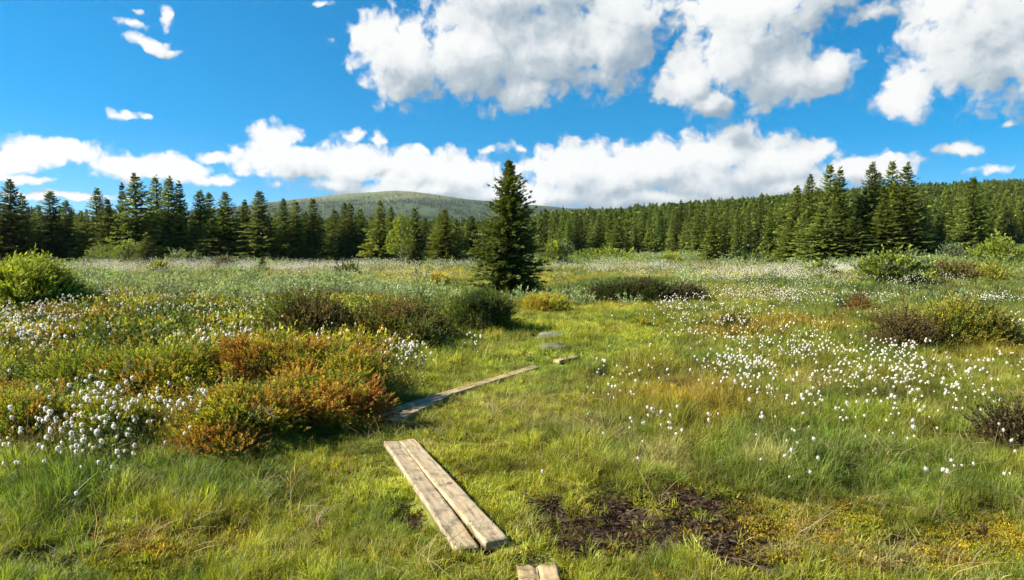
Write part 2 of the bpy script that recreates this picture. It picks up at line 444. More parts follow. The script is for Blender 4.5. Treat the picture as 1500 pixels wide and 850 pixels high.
# ------------------------------------------------------------------ ground
def build_ground():
    rad = [0.0, 0.8]
    while rad[-1] < 12: rad.append(rad[-1] * 1.0 + max(0.03, rad[-1] * 0.0065))
    while rad[-1] < 900: rad.append(rad[-1] * 1.022)
    while rad[-1] < 4000: rad.append(min(rad[-1] * 1.15, 4000.0))
    rad = np.array(rad[1:])
    ang = np.concatenate([np.linspace(-54, 54, 380), np.linspace(54, 306, 60)[1:-1]])
    a = np.radians(ang)
    X = np.outer(rad, np.sin(a)); Y = np.outer(rad, np.cos(a))
    Z = H(X.ravel(), Y.ravel()).reshape(X.shape)
    v = np.stack([X, Y, Z], -1).reshape(-1, 3)
    n, m = X.shape
    i, j = np.arange(n - 1)[:, None] * m, np.arange(m)[None]
    q = np.stack([i + j, i + m + j, i + m + (j + 1) % m, i + (j + 1) % m], -1)[:, :, ::-1].reshape(-1, 4)
    x, y = v[:, 0], v[:, 1]
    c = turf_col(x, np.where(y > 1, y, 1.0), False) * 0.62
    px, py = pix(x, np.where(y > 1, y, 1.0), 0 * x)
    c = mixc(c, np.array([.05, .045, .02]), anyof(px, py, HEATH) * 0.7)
    c = mixc(c, np.array([.21, .16, .015]), moss_w(x, y) * 0.8)
    c = mixc(c, np.array([.034, .020, .010]), mud_w(x, y))
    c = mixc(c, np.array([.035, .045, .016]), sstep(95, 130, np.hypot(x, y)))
    cen = np.array([[0, 0, float(H(np.zeros(1), np.zeros(1))[0])]])
    v = np.concatenate([v, cen]); c = np.concatenate([c, c[:1]])
    t = np.stack([np.full(m, len(v) - 1), (np.arange(m) + 1) % m, np.arange(m)], -1)
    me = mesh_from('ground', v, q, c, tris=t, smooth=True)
    wet = me.attributes.new('wet', 'FLOAT', 'POINT')
    wv = np.concatenate([mud_w(x, y) * (y > 1), [0]]) * np.concatenate([sstep(.5, .42, fbm(x * 2.4, y * 2.4, 39, 3)), [0]])
    wet.data.foreach_set('value', wv.astype(np.float32))
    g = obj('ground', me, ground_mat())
    tag(g, kind='structure')
build_ground()

# ------------------------------------------------------------------ hill far behind
HILL_Y = 2600.0
HPX = [(-700, 335), (-100, 330), (150, 322), (260, 312), (380, 297), (450, 289), (520, 282), (562, 279.5), (584, 278.6), (610, 280), (640, 284), (690, 291), (760, 298), (830, 303), (900, 305), (1000, 305), (1150, 310), (1300, 322), (1600, 335), (2200, 350)]
def hill_z(x, y):
    u = x / np.maximum(y, 1)
    us = [ray(p, 300)[0] for p, _ in HPX]
    hs = [topz(q, HILL_Y) for _, q in HPX]
    zr = np.interp(u, us, hs)
    t = np.clip((y - 650) / (HILL_Y - 650), 0, 1)
    up = zr * t ** 1.35
    dn = zr * (1 - np.clip((y - HILL_Y) / 1280, 0, 1) ** 2)
    z = np.where(y <= HILL_Y, up, dn) - 3
    k = np.clip(t * 2, 0, 1) * (1 - 0.75 * sstep(0.8, 1.0, t))
    return z + (fbm(x / 260, y / 260, 5, 4) - 0.5) * 42 * k + (fbm(x / 30, y / 30, 9, 3) - 0.5) * 3.0

def build_hill():
    us = np.linspace(-1.6, 1.5, 420)
    ys = np.concatenate([np.linspace(650, 2600, 150), np.linspace(2630, 3900, 24)])
    Y, U = np.meshgrid(ys, us, indexing='ij')
    X = np.clip(U * Y, -4800, 4800)
    Z = hill_z(X.ravel(), Y.ravel())
    v = np.stack([X.ravel(), Y.ravel(), Z], -1)
    n, m = X.shape
    i, j = np.arange(n - 1)[:, None] * m, np.arange(m - 1)[None]
    q = np.stack([i + j, i + j + 1, i + m + j + 1, i + m + j], -1).reshape(-1, 4)
    x, y, z = v.T
    bare = sstep(0.066, 0.078, z / y + (fbm(x / 200, y / 200, 77, 4) - .5) * 0.02)
    c = np.tile(np.array([.040, .066, .030]), (len(v), 1))
    c = mixc(c, np.array([.108, .122, .045]), bare)
    c = mixc(c, np.array([.135, .115, .065]), bare * sstep(.5, .7, fbm(x / 90, y / 45, 78, 4)) * .7)
    m_ = newmat('hillside')
    mat, nt, N = m_
    at = N('ShaderNodeAttribute', attribute_name='col')
    tc = N('ShaderNodeTexCoord')
    nz = N('ShaderNodeTexNoise', ins={'Vector': tc.outputs['Object'], 'Scale': 0.06, 'Detail': 8.0, 'Roughness': 0.75})
    f = N('ShaderNodeMapRange', ins={0: nz.outputs[0], 1: 0.3, 2: 0.7, 3: 0.6, 4: 1.4})
    hs = N('ShaderNodeHueSaturation', ins={'Color': at.outputs['Color'], 'Value': f.outputs[0]})
    bp = N('ShaderNodeBump', ins={'Height': nz.outputs[0], 'Strength': 0.7, 'Distance': 6.0})
    p = N('ShaderNodeBsdfPrincipled', ins={'Base Color': hs.outputs[0], 'Roughness': 0.95, 'Specular IOR Level': 0.1, 'Normal': bp.outputs[0]})
    o = N('ShaderNodeOutputMaterial')
    nt.links.new(p.outputs[0], o.inputs[0])
    tag(obj('hill', mesh_from('hill', v, q, c, smooth=True), mat), kind='structure')
build_hill()

# ------------------------------------------------------------------ scattering of ground cover
def scatter(name, pts, rot, scl, idx, col, protos, mat=None):
    n = len(pts)
    me = bpy.data.meshes.new(name)
    me.vertices.add(n)
    me.vertices.foreach_set('co', np.ascontiguousarray(pts, np.float32).ravel())
    a = me.attributes.new('rot', 'FLOAT_VECTOR', 'POINT'); a.data.foreach_set('vector', np.ascontiguousarray(rot, np.float32).ravel())
    a = me.attributes.new('scl', 'FLOAT', 'POINT'); a.data.foreach_set('value', np.ascontiguousarray(scl, np.float32))
    a = me.attributes.new('idx', 'INT', 'POINT'); a.data.foreach_set('value', np.ascontiguousarray(idx, np.int32))
    c4 = np.ones((n, 4), np.float32); c4[:, :3] = col
    a = me.attributes.new('icol', 'FLOAT_COLOR', 'POINT'); a.data.foreach_set('color', c4.ravel())
    o = obj(name, me)
    cl = bpy.data.collections.new(name + '_source')
    for p in protos: cl.objects.link(p)
    ng = bpy.data.node_groups.new(name, 'GeometryNodeTree')
    ng.interface.new_socket('Geometry', in_out='INPUT', socket_type='NodeSocketGeometry')
    ng.interface.new_socket('Geometry', in_out='OUTPUT', socket_type='NodeSocketGeometry')
    N = lambda t, **k: mknode(ng, t, **k)
    gi, go = N('NodeGroupInput'), N('NodeGroupOutput')
    ci = N('GeometryNodeCollectionInfo', transform_space='ORIGINAL', ins={'Collection': cl, 'Separate Children': True, 'Reset Children': True})
    na = lambda nm, dt: N('GeometryNodeInputNamedAttribute', data_type=dt, ins={'Name': nm}).outputs[0]
    ip = N('GeometryNodeInstanceOnPoints', ins={'Points': gi.outputs[0], 'Instance': ci.outputs[0], 'Pick Instance': True,
           'Instance Index': na('idx', 'INT'), 'Scale': na('scl', 'FLOAT')})
    er = N('FunctionNodeEulerToRotation', ins={0: na('rot', 'FLOAT_VECTOR')})
    ng.links.new(er.outputs[0], ip.inputs['Rotation'])
    ng.links.new(ip.outputs[0], go.inputs[0])
    md = o.modifiers.new('scatter', 'NODES')
    md.node_group = ng
    return o

def proto(name, parts, mat):
    v, q, c = parts
    return obj(name, mesh_from(name, v, q, c), mat, link=False)

def t_tuft(r, n, hgt, width, spread, bend=0.55, straw=0.12):
    """a tuft of curved blades: 3 quads per blade"""
    V, Q, Cc, k = [], [], [], 0
    for i in range(n):
        az = r.uniform(0, 2 * math.pi)
        rr = spread * math.sqrt(r.uniform())
        b = np.array([math.cos(az) * rr, math.sin(az) * rr, -0.01])
        az2 = az + r.normal() * 0.8
        d = np.array([math.cos(az2), math.sin(az2), 0])
        sd = np.array([-d[1], d[0], 0])
        h = hgt * r.uniform(0.45, 1.1)
        bn = bend * r.uniform(0.2, 1.5)
        w = width * r.uniform(0.7, 1.3)
        tw = r.uniform(-.6, .6)
        sd = sd * math.cos(tw) + d * math.sin(tw)
        base = np.array([1, 1, 1.0]) * r.uniform(0.75, 1.2)
        if r.uniform() < straw: base = np.array([1.8, 1.45, 2.6]) * r.uniform(0.8, 1.1)
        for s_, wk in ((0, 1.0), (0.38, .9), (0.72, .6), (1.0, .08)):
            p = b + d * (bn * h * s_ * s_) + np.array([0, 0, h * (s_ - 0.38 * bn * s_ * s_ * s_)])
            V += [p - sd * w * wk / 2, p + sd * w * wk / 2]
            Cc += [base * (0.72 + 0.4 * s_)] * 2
        for j in range(3):
            Q.append([k + 2 * j, k + 2 * j + 1, k + 2 * j + 3, k + 2 * j + 2])
        k += 8
    return np.array(V), np.array(Q), np.array(Cc)

def wedge(r, y0, y1, dens, um=1.2):
    n = int(um * (y1 * y1 - y0 * y0) * dens)
    y = np.sqrt(r.uniform(y0 * y0, y1 * y1, n))
    return y * r.uniform(-um, um, n), y

BLOCK = []      # footprints kept free of grass: (x, y, radius)
PLANKS = []     # (a, b, halfwidth)
def clear_planks(x, y, m=0.0):
    k = np.ones(len(x), bool)
    for a, b, w in PLANKS:
        e = b - a
        t = np.clip(((x - a[0]) * e[0] + (y - a[1]) * e[1]) / (e @ e), 0, 1)
        k &= np.hypot(x - a[0] - t * e[0], y - a[1] - t * e[1]) > w + m
    return k

# ------------------------------------------------------------------ planks of the boardwalk
M_WOOD = wood_mat('plank_wood', (.22, .17, .105), (.36, .295, .20), (.36, .25, .125))
M_WOOD_OLD = wood_mat('old_plank_wood', (.25, .175, .09), (.42, .32, .18), (.17, .125, .055))

def plank(label, a, b, width, thick, lift, mat, seed, end_lift=0.0, tilt=0.0, free=0.42, crack=0.0):
    """a sawn board from ground point a to ground point b"""
    r = np.random.default_rng(seed)
    a, b = np.array(a, float), np.array(b, float)
    L = np.linalg.norm(b - a)
    d = (b - a) / L
    PLANKS.append((a, b, width * free))
    ns, nw = max(12, int(L * 22)), 15
    # profile around: top points, then bottom points
    tw = np.linspace(-0.5, 0.5, nw)
    prof = [(t, 0.0) for t in tw] + [(0.5, -1.0)] + [(-0.5, -1.0)]
    bev = {0: (0.006, -0.07), nw - 1: (-0.006, -0.07)}
    V = []
    for i in range(ns + 1):
        s = i / ns
        wj = width * (1 + 0.05 * (vn(s * 6, seed, 2) - .5)) + 0.008 * (vn(s * 30, seed, 4) - .5)
        off = 0.012 * (vn(s * 3, seed + 9, 2) - .5)
        for k, (t, zz) in enumerate(prof):
            bx, bz = bev.get(k, (0, 0))
            jag = (0.018 + 2.2 * crack) * (vn(t * 9 + 3, seed + i // ns * 7, 6) - .5) * (1 if i in (0, ns) else 0)
            cup = 0.004 * (t * 2) ** 2
            z = lift + zz * thick + bz * thick + (cup if zz == 0 else 0) + end_lift * s + 0.006 * (vn(s * 4, t * 2, seed) - .5) + tilt * t
            if crack and k == 6 + (i // 3) % 2: z -= crack * (.5 + .6 * s)
            if zz == 0: z += 0.003 * (vn(s * 25, t * 9, seed + 1) - .5)
            V.append(((t + bx) * wj + off, s * L + jag, float(z)))
    V = np.array(V)
    m = len(prof)
    Q = []
    for i in range(ns):
        for k in range(m):
            k2 = (k + 1) % m
            Q.append([i * m + k, i * m + k2, (i + 1) * m + k2, (i + 1) * m + k])
    Q = np.array(Q)[:, ::-1]
    me = mesh_from('plank', V, Q)
    # end faces
    import bmesh
    bm = bmesh.new(); bm.from_mesh(me)
    bm.verts.ensure_lookup_table()
    bm.faces.new([bm.verts[k] for k in range(m)])
    bm.faces.new([bm.verts[ns * m + k] for k in range(m)][::-1])
    bmesh.ops.recalc_face_normals(bm, faces=bm.faces)
    bm.to_mesh(me); bm.free()
    o = obj('plank', me, mat)
    za, zb = float(H(*[np.array([q]) for q in a])[0]), float(H(*[np.array([q]) for q in b])[0])
    o.location = (a[0], a[1], za)
    o.rotation_euler = (math.atan2(zb - za, L), 0, math.atan2(-d[0], d[1]))
    tag(o, label, 'plank', 'planks of the boardwalk over the bog')
    return o

plank('left plank of the pale sawn pair lying nearest, its bright edge facing left', gp(687, 795, .05), gp(574, 648, .05), 0.125, 0.042, 0.055, M_WOOD, 3, tilt=-0.004)
plank('right plank of the pale sawn pair lying nearest, a grassy gap on its left', gp(728, 790, .05), gp(595.5, 646, .05), 0.130, 0.042, 0.052, M_WOOD, 8, end_lift=0.01, tilt=0.004)
plank('split weathered plank end poking in at the bottom edge of the picture', gp(806, 900, .03), gp(786, 828, .03), 0.20, 0.05, 0.035, M_WOOD_OLD, 21, crack=.018)
plank('long grey plank sunk in grass running away beyond the pale pair', gp(541, 616, .02), gp(787, 538, .02), 0.125, 0.04, 0.042, M_WOOD_OLD, 31, free=.28)
plank('short overgrown grey plank beside the near end of the long sunken one', gp(572, 620, .02), gp(650, 583, .02), 0.14, 0.04, 0.045, M_WOOD_OLD, 37, free=.15)
plank('far small grey plank end lying past the long sunken plank', gp(815, 532, .02), gp(845, 527, .02), 0.12, 0.04, 0.055, M_WOOD_OLD, 41, free=.30)

# ------------------------------------------------------------------ grass
def tuft_field(name, specs):
    pts, rot, scl, idx, col, protos = [], [], [], [], [], []
    for li, (y0, y1, dens, n, hg, w, sprd, nv) in enumerate(specs):
        r = np.random.default_rng(100 + li)
        base = len(protos)
        for k in range(nv):
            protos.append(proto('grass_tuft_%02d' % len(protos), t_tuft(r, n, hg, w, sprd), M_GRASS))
        x, y = wedge(r, y0, y1, dens)
        px, py = pix(x, y, 0 * x)
        keep = (px > -460) & (px < 1960) & clear_planks(x, y, 0.012)
        mw = mud_w(x, y)
        keep &= (r.uniform(size=len(x)) > mw * 0.93)
        keep &= (r.uniform(size=len(x)) > moss_w(x, y) * 0.7)
        heath = anyof(px, py, HEATH, (fbm(x * 2, y * 2, 12, 3) - .5) * .8)
        keep &= (r.uniform(size=len(x)) > heath * 0.6)
        x, y, heath, mw, px, py = x[keep], y[keep], heath[keep], mw[keep], px[keep], py[keep]
        m = len(x)
        pd = path_d(x, y)
        s = r.uniform(0.55, 1.25, m) * (0.22 + 1.05 * fbm(x * 1.5, y * 1.5, 61, 3))
        s *= 0.42 + 0.46 * sstep(0.2, 1.1, pd)
        s *= 1 + 0.45 * anyof(px, py, DEEP + ORANGE, soft=.8)
        s *= 1 - 0.6 * mw
        s *= 1 - 0.35 * moss_w(x, y)
        s *= 1 - 0.3 * anyof(px, py, [(e[0], e[1], e[2] * 1.25, e[3] * 1.6) for e in MUD[:3]], soft=.5)
        s *= np.where(clear_planks(x, y, 0.16), 1, 0.62)
        # lean: combed by wind, the direction wandering from place to place
        la = (fbm(x * 0.7, y * 0.7, 83, 3) - .5) * 5.5
        lm = np.abs(r.normal(0.28, 0.22, m))
        yaw = r.uniform(0, 2 * math.pi, m)
        # small-angle lean about a horizontal axis expressed as xyz euler (yaw applied last)
        rx, ry = lm * np.sin(la - yaw), lm * np.cos(la - yaw)
        pts.append(np.stack([x, y, H(x, y)], -1)); rot.append(np.stack([rx, ry, yaw], -1))
        scl.append(s); idx.append(base + r.integers(0, nv, m)); col.append(turf_col(x, y, True, r))
    r = np.random.default_rng(170)
    base = len(protos)
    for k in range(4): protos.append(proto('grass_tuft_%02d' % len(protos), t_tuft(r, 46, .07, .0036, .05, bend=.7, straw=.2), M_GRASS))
    x, y = wedge(r, 2.3, 9.0, 260)
    k = clear_planks(x, y, .02) & (r.uniform(size=len(x)) > mud_w(x, y) * .9) & (r.uniform(size=len(x)) > moss_w(x, y) * .6)
    x, y = x[k], y[k]; m = len(x)
    pts.append(np.stack([x, y, H(x, y)], -1)); rot.append(np.stack([r.normal(0, .25, m), r.normal(0, .25, m), r.uniform(0, 6.28, m)], -1))
    scl.append(r.uniform(.6, 1.4, m)); idx.append(base + r.integers(0, 4, m)); col.append(turf_col(x, y, True, r))
    base = len(protos)
    for k in range(3): protos.append(proto('grass_tuft_%02d' % len(protos), t_tuft(r, 44, .10, .007, .10, bend=.7, straw=.2), M_GRASS))
    x, y = wedge(r, 9.0, 19.0, 60)
    k = clear_planks(x, y, .02) & (path_d(x, y) < 1.6)
    x, y = x[k], y[k]; m = len(x)
    pts.append(np.stack([x, y, H(x, y)], -1)); rot.append(np.stack([r.normal(0, .25, m), r.normal(0, .25, m), r.uniform(0, 6.28, m)], -1))
    scl.append(r.uniform(.5, 1.4, m)); idx.append(base + r.integers(0, 3, m)); col.append(turf_col(x, y, True, r))
    # dead straw lying through the green
    base = len(protos)
    for k in range(4): protos.append(proto('grass_tuft_%02d' % len(protos), t_tuft(r, 9, .20, .0032, .07, bend=1.5, straw=1.0), M_GRASS))
    x, y = wedge(r, 2.3, 9.0, 42)
    k = clear_planks(x, y, .05) & (mud_w(x, y) < .15) & (fbm(x * 1.9, y * 1.9, 93, 3) > .46)
    x, y = x[k], y[k]; m = len(x)
    pts.append(np.stack([x, y, H(x, y) + .015], -1)); rot.append(np.stack([r.normal(0, .4, m), r.normal(0, .4, m), r.uniform(0, 6.28, m)], -1))
    scl.append(r.uniform(.6, 1.2, m)); idx.append(base + r.integers(0, 4, m)); col.append(np.array([.21, .20, .055]) * r.uniform(.6, 1.25, (m, 1)))
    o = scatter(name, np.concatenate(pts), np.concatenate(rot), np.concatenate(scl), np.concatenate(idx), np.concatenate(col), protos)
    return o

g = tuft_field('grass', [
    (2.3, 4.6, 330, 42, 0.20, 0.0034, 0.055, 6),
    (4.6, 7.5, 200, 42, 0.21, 0.0042, 0.065, 6),
    (7.5, 12, 85, 42, 0.24, 0.0065, 0.10, 5),
    (12, 20, 32, 40, 0.27, 0.010, 0.16, 4),
    (20, 40, 10, 40, 0.30, 0.020, 0.30, 4),
    (40, 92, 3.2, 36, 0.34, 0.042, 0.60, 4)])
tag(g, 'long green and yellow bog grass covering the open ground', 'grass', kind='stuff')

def gap_grass():
    r = np.random.default_rng(55)
    pr = [proto('gap_tuft_%d' % k, t_tuft(r, 12, .10, .003, .014), M_GRASS) for k in range(4)]
    a, b = (np.array(gp(p, q, .02)) for p, q in ((707, 793), (584, 647)))
    t = r.uniform(0, 1, 90)
    t = t[fbm(t * 9, t * 0, 5, 2) > .46]
    p = a + (b - a) * t[:, None] + r.normal(size=(len(t), 2)) * .005
    m = len(p)
    o = scatter('gap_grass', np.stack([p[:, 0], p[:, 1], H(p[:, 0], p[:, 1])], -1), np.stack([r.normal(0, .3, m), r.normal(0, .3, m), r.uniform(0, 6.28, m)], -1), r.uniform(.6, 1.3, m), r.integers(0, 4, m), turf_col(p[:, 0], p[:, 1], True, r), pr)
    tag(o, 'short grass growing up through the gap of the plank pair', 'grass', kind='stuff')
gap_grass()

# moss and mud litter
def moss_field():
    r = np.random.default_rng(7)
    protos = []
    for k in range(4):
        t = t_shoot(r, 9, 0.014, 0.009, 0.0038, 0.9)
        n = 44
        a, rr = r.uniform(0, 6.28, n), 0.042 * np.sqrt(r.uniform(size=n))
        pos = np.stack([np.cos(a) * rr, np.sin(a) * rr, r.uniform(-.012, 0.004, n)], -1)
        ax = np.stack([np.cos(a) * .4, np.sin(a) * .4, np.ones(n)], -1) + r.normal(size=(n, 3)) * .25
        protos.append(proto('moss_clump_%d' % k, place(t, frames(ax, r=r), pos, r.uniform(.7, 1.2, n), r.uniform(.7, 1.3, (n, 1)) * np.ones((n, 3))), M_HEATH))
    x, y = wedge(r, 2.3, 7.0, 700)
    mw, md = moss_w(x, y), mud_w(x, y)
    u = r.uniform(size=len(x))
    keep = (u < np.maximum(mw * 0.95, 0.10)) & (r.uniform(size=len(x)) > md * 0.75) & clear_planks(x, y, .04)
    x, y = x[keep], y[keep]
    m = len(x)
    n1 = fbm(x * 4, y * 4, 15, 3)
    c = np.tile(np.array([.29, .225, .018]), (m, 1))
    c = mixc(c, np.array([.22, .23, .016]), sstep(.45, .6, n1))
    c = mixc(c, np.array([.13, .06, .02]), sstep(.58, .72, fbm(x * 5, y * 5, 19, 3)) * .8)
    c = c * r.uniform(.7, 1.3, (m, 1))
    rot = np.stack([r.normal(0, .15, m), r.normal(0, .15, m), r.uniform(0, 6.28, m)], -1)
    o = scatter('moss', np.stack([x, y, H(x, y) + .004], -1), rot, r.uniform(.7, 1.5, m), r.integers(0, 4, m), c, protos)
    tag(o, 'yellow and orange bog moss growing low between the grass', 'moss', kind='stuff')
moss_field()

def peat_field():
    """crumbs of wet peat and dead stalks lying on the bare mud"""
    r = np.random.default_rng(17)
    protos = []
    for k in range(5):
        n = 14
        vs = []
        for i in range(n):
            b = np.array([*(r.normal(size=2) * .035), r.uniform(0, .012)])
            d = nrm(np.array([[*r.normal(size=2), r.uniform(-.1, .35)]]))[0]
            s_ = nrm(np.cross(d, r.normal(size=3))[None])[0]
            vs += rhomb(b, d, s_, r.uniform(.02, .06), r.uniform(.004, .012))
        v = np.array(vs)
        protos.append(proto('peat_crumb_%d' % k, (v, np.arange(len(v)).reshape(-1, 4), np.repeat(r.uniform(.5, 1.6, (n, 1)), 4, 0) * np.ones((1, 3))), M_HEATH))
    x, y = wedge(r, 2.3, 7.0, 480)
    md = mud_w(x, y)
    keep = (r.uniform(size=len(x)) < md) & clear_planks(x, y, .03)
    x, y = x[keep], y[keep]; m = len(x)
    c = np.tile(np.array([.046, .026, .012]), (m, 1))
    c = mixc(c, np.array([.10, .07, .04]), (r.uniform(size=m) < .22) * 1.0)
    o = scatter('peat', np.stack([x, y, H(x, y)], -1), np.stack([r.normal(0, .3, m), r.normal(0, .3, m), r.uniform(0, 6.28, m)], -1), r.uniform(.6, 1.5, m), r.integers(0, 5, m), c, protos)
    tag(o, 'dark brown peat crumbs and dead stalks on bare wet mud', 'peat', kind='stuff')
peat_field()

# ------------------------------------------------------------------ low heath and willow cover
def sprig(r, n_stem, hgt, leaf_l, leaf_w, n_leaf, spread):
    parts = []
    for i in range(n_stem):
        az, rr = r.uniform(0, 6.28), spread * math.sqrt(r.uniform())
        t = t_shoot(r, n_leaf, hgt * r.uniform(.6, 1.1), leaf_l, leaf_w, 1.0, 1.2, stem=0.0025)
        ax = np.array([[math.cos(az) * .5, math.sin(az) * .5, 1.0]]) + r.normal(size=(1, 3)) * .2
        parts.append(place(t, frames(ax, r=r), np.array([[math.cos(az) * rr, math.sin(az) * rr, -0.01]]), np.ones(1), np.ones((1, 3)) * r.uniform(.8, 1.2)))
    return merge(parts)

def heath_field():
    r = np.random.default_rng(23)
    protos = [proto('heath_sprig_%02d' % k, sprig(r, 9, .20, .026, .015, 16, .07), M_HEATH) for k in range(5)]
    protos += [proto('heath_sprig_%02d' % (5 + k), sprig(r, 9, .24, .05, .03, 12, .13), M_HEATH) for k in range(4)]
    P, S, I, Cc = [], [], [], []
    for (y0, y1, dens, i0, nv, sm) in ((3.6, 9, 75, 0, 5, 1.0), (9, 19, 24, 5, 4, 1.15)):
        x, y = wedge(r, y0, y1, dens)
        px, py = pix(x, y, 0 * x)
        w = anyof(px, py, HEATH, (fbm(x * 1.6, y * 1.6, 12, 3) - .5) * .9)
        keep = (r.uniform(size=len(x)) < w * .95) & clear_planks(x, y, .15) & (px > -420)
        x, y, px, py = x[keep], y[keep], px[keep], py[keep]
        m = len(x)
        n1 = fbm(x * 1.5, y * 1.5, 45, 3)
        c = np.tile(np.array([.145, .195, .030]), (m, 1))
        c = mixc(c, np.array([.260, .275, .026]), sstep(.45, .62, n1))
        c = mixc(c, np.array([.260, .130, .016]), sstep(.56, .68, fbm(x * 1.9, y * 1.9, 49, 3)) * .8)
        c = mixc(c, np.array([.055, .085, .022]), sstep(.52, .40, n1) * .8)
        rz = anyof(px, py, [(400, 585, 190, 70), (500, 530, 90, 40), (300, 625, 90, 40), (60, 520, 60, 14, .6), (140, 480, 50, 12, .6)], (n1 - .5) * 1.2)
        warm = np.where((fbm(x * 4, y * 4, 46, 2) > .5)[:, None], np.array([[.33, .205, .030]]), np.array([[.29, .29, .028]]))
        c = c * (1 - .8 * rz[:, None]) + .8 * rz[:, None] * warm
        c = c * r.uniform(.7, 1.3, (m, 1))
        P.append(np.stack([x, y, H(x, y)], -1)); S.append(r.uniform(.6, 1.3, m) * sm); I.append(i0 + r.integers(0, nv, m)); Cc.append(c)
    P, S, I, Cc = map(np.concatenate, (P, S, I, Cc))
    m = len(P)
    o = scatter('heath', P, np.stack([r.normal(0, .2, m), r.normal(0, .2, m), r.uniform(0, 6.28, m)], -1), S, I, Cc, protos)
    tag(o, 'low green and rusty dwarf heath spreading over the left of the bog', 'heath', kind='stuff')
    # grey-green dwarf willow belts
    r = np.random.default_rng(29)
    protos = [proto('willow_sprig_%02d' % k, sprig(r, 14, .32, .060, .026, 16, .22), M_HEATH) for k in range(5)]
    x, y = wedge(r, 16, 82, 4.0, 1.1)
    px, py = pix(x, y, 0 * x)
    w = anyof(px, py, WILLOW, (fbm(x * .5, y * .35, 14, 3) - .5) * 1.3)
    keep = (r.uniform(size=len(x)) < np.maximum(w, 0.02))
    x, y = x[keep], y[keep]; m = len(x)
    c = np.tile(np.array([.21, .26, .13]), (m, 1))
    c = mixc(c, np.array([.17, .24, .06]), sstep(.5, .7, fbm(x * .4, y * .4, 16, 3)))
    c = c * r.uniform(.75, 1.25, (m, 1))
    sc = r.uniform(.7, 1.5, m) * np.interp(y, [16, 30, 60, 82], [.9, 1.2, 1.7, 1.9])
    o = scatter('willow_scrub', np.stack([x, y, H(x, y)], -1), np.stack([r.normal(0, .15, m), r.normal(0, .15, m), r.uniform(0, 6.28, m)], -1), sc, r.integers(0, 5, m), c, protos)
    tag(o, 'grey green dwarf willow scrub in low belts across the bog', 'scrub', kind='stuff')
heath_field()

# ------------------------------------------------------------------ cotton grass
def head_mesh(r, rad, strands):
    """a fluffy seed head: a lumpy ball of fine fibres, hanging over a little"""
    n = 36
    d = nrm(r.normal(size=(n, 3)))
    core = []
    t = (np.array(rhomb([0, 0, 0], [0, 0, 1], [1, 0, 0], 1, .75, .6)), np.array([[0, 1, 2, 3]]), np.ones((4, 3)))
    v1 = place(t, frames(d, r=r), np.zeros((n, 3)), rad * r.uniform(.6, 1.0, n), np.ones((n, 3)) * r.uniform(.92, 1.0, (n, 1)))
    t2 = (np.array(rhomb([0, 0, 0], [0, 0, 1], [1, 0, 0], 1, .055, .6)), np.array([[0, 1, 2, 3]]), np.ones((4, 3)))
    d2 = nrm(r.normal(size=(strands, 3)) + np.array([.25, 0, -.1]))
    v2 = place(t2, frames(d2, r=r), np.zeros((strands, 3)), rad * r.uniform(.9, 1.45, strands), np.ones((strands, 3)))
    # a closed lumpy ball inside, so that the head is not see-through
    la, lo = np.linspace(0.12, math.pi - .12, 6), np.linspace(0, 2 * math.pi, 8, endpoint=False)
    g = np.array([[math.sin(a) * math.cos(b), math.sin(a) * math.sin(b), math.cos(a)] for a in la for b in lo])
    g = g * rad * .66 * r.uniform(.85, 1.15, (len(g), 1))
    q = np.array([[i * 8 + j, (i + 1) * 8 + j, (i + 1) * 8 + (j + 1) % 8, i * 8 + (j + 1) % 8] for i in range(5) for j in range(8)])
    v3 = (g, q, np.ones((48, 3)) * .97)
    v, q, c = merge([v1, v2, v3])
    v[:, 2] = v[:, 2] * 1.1 - .35 * rad * (v[:, 0] / rad)
    return v, q, c

def stem_path(r, h, lean):
    s = np.linspace(0, 1, 6)
    a = r.uniform(0, 6.28)
    dx, dy = math.cos(a) * lean, math.sin(a) * lean
    return np.stack([dx * h * s ** 2, dy * h * s ** 2, h * s], -1)

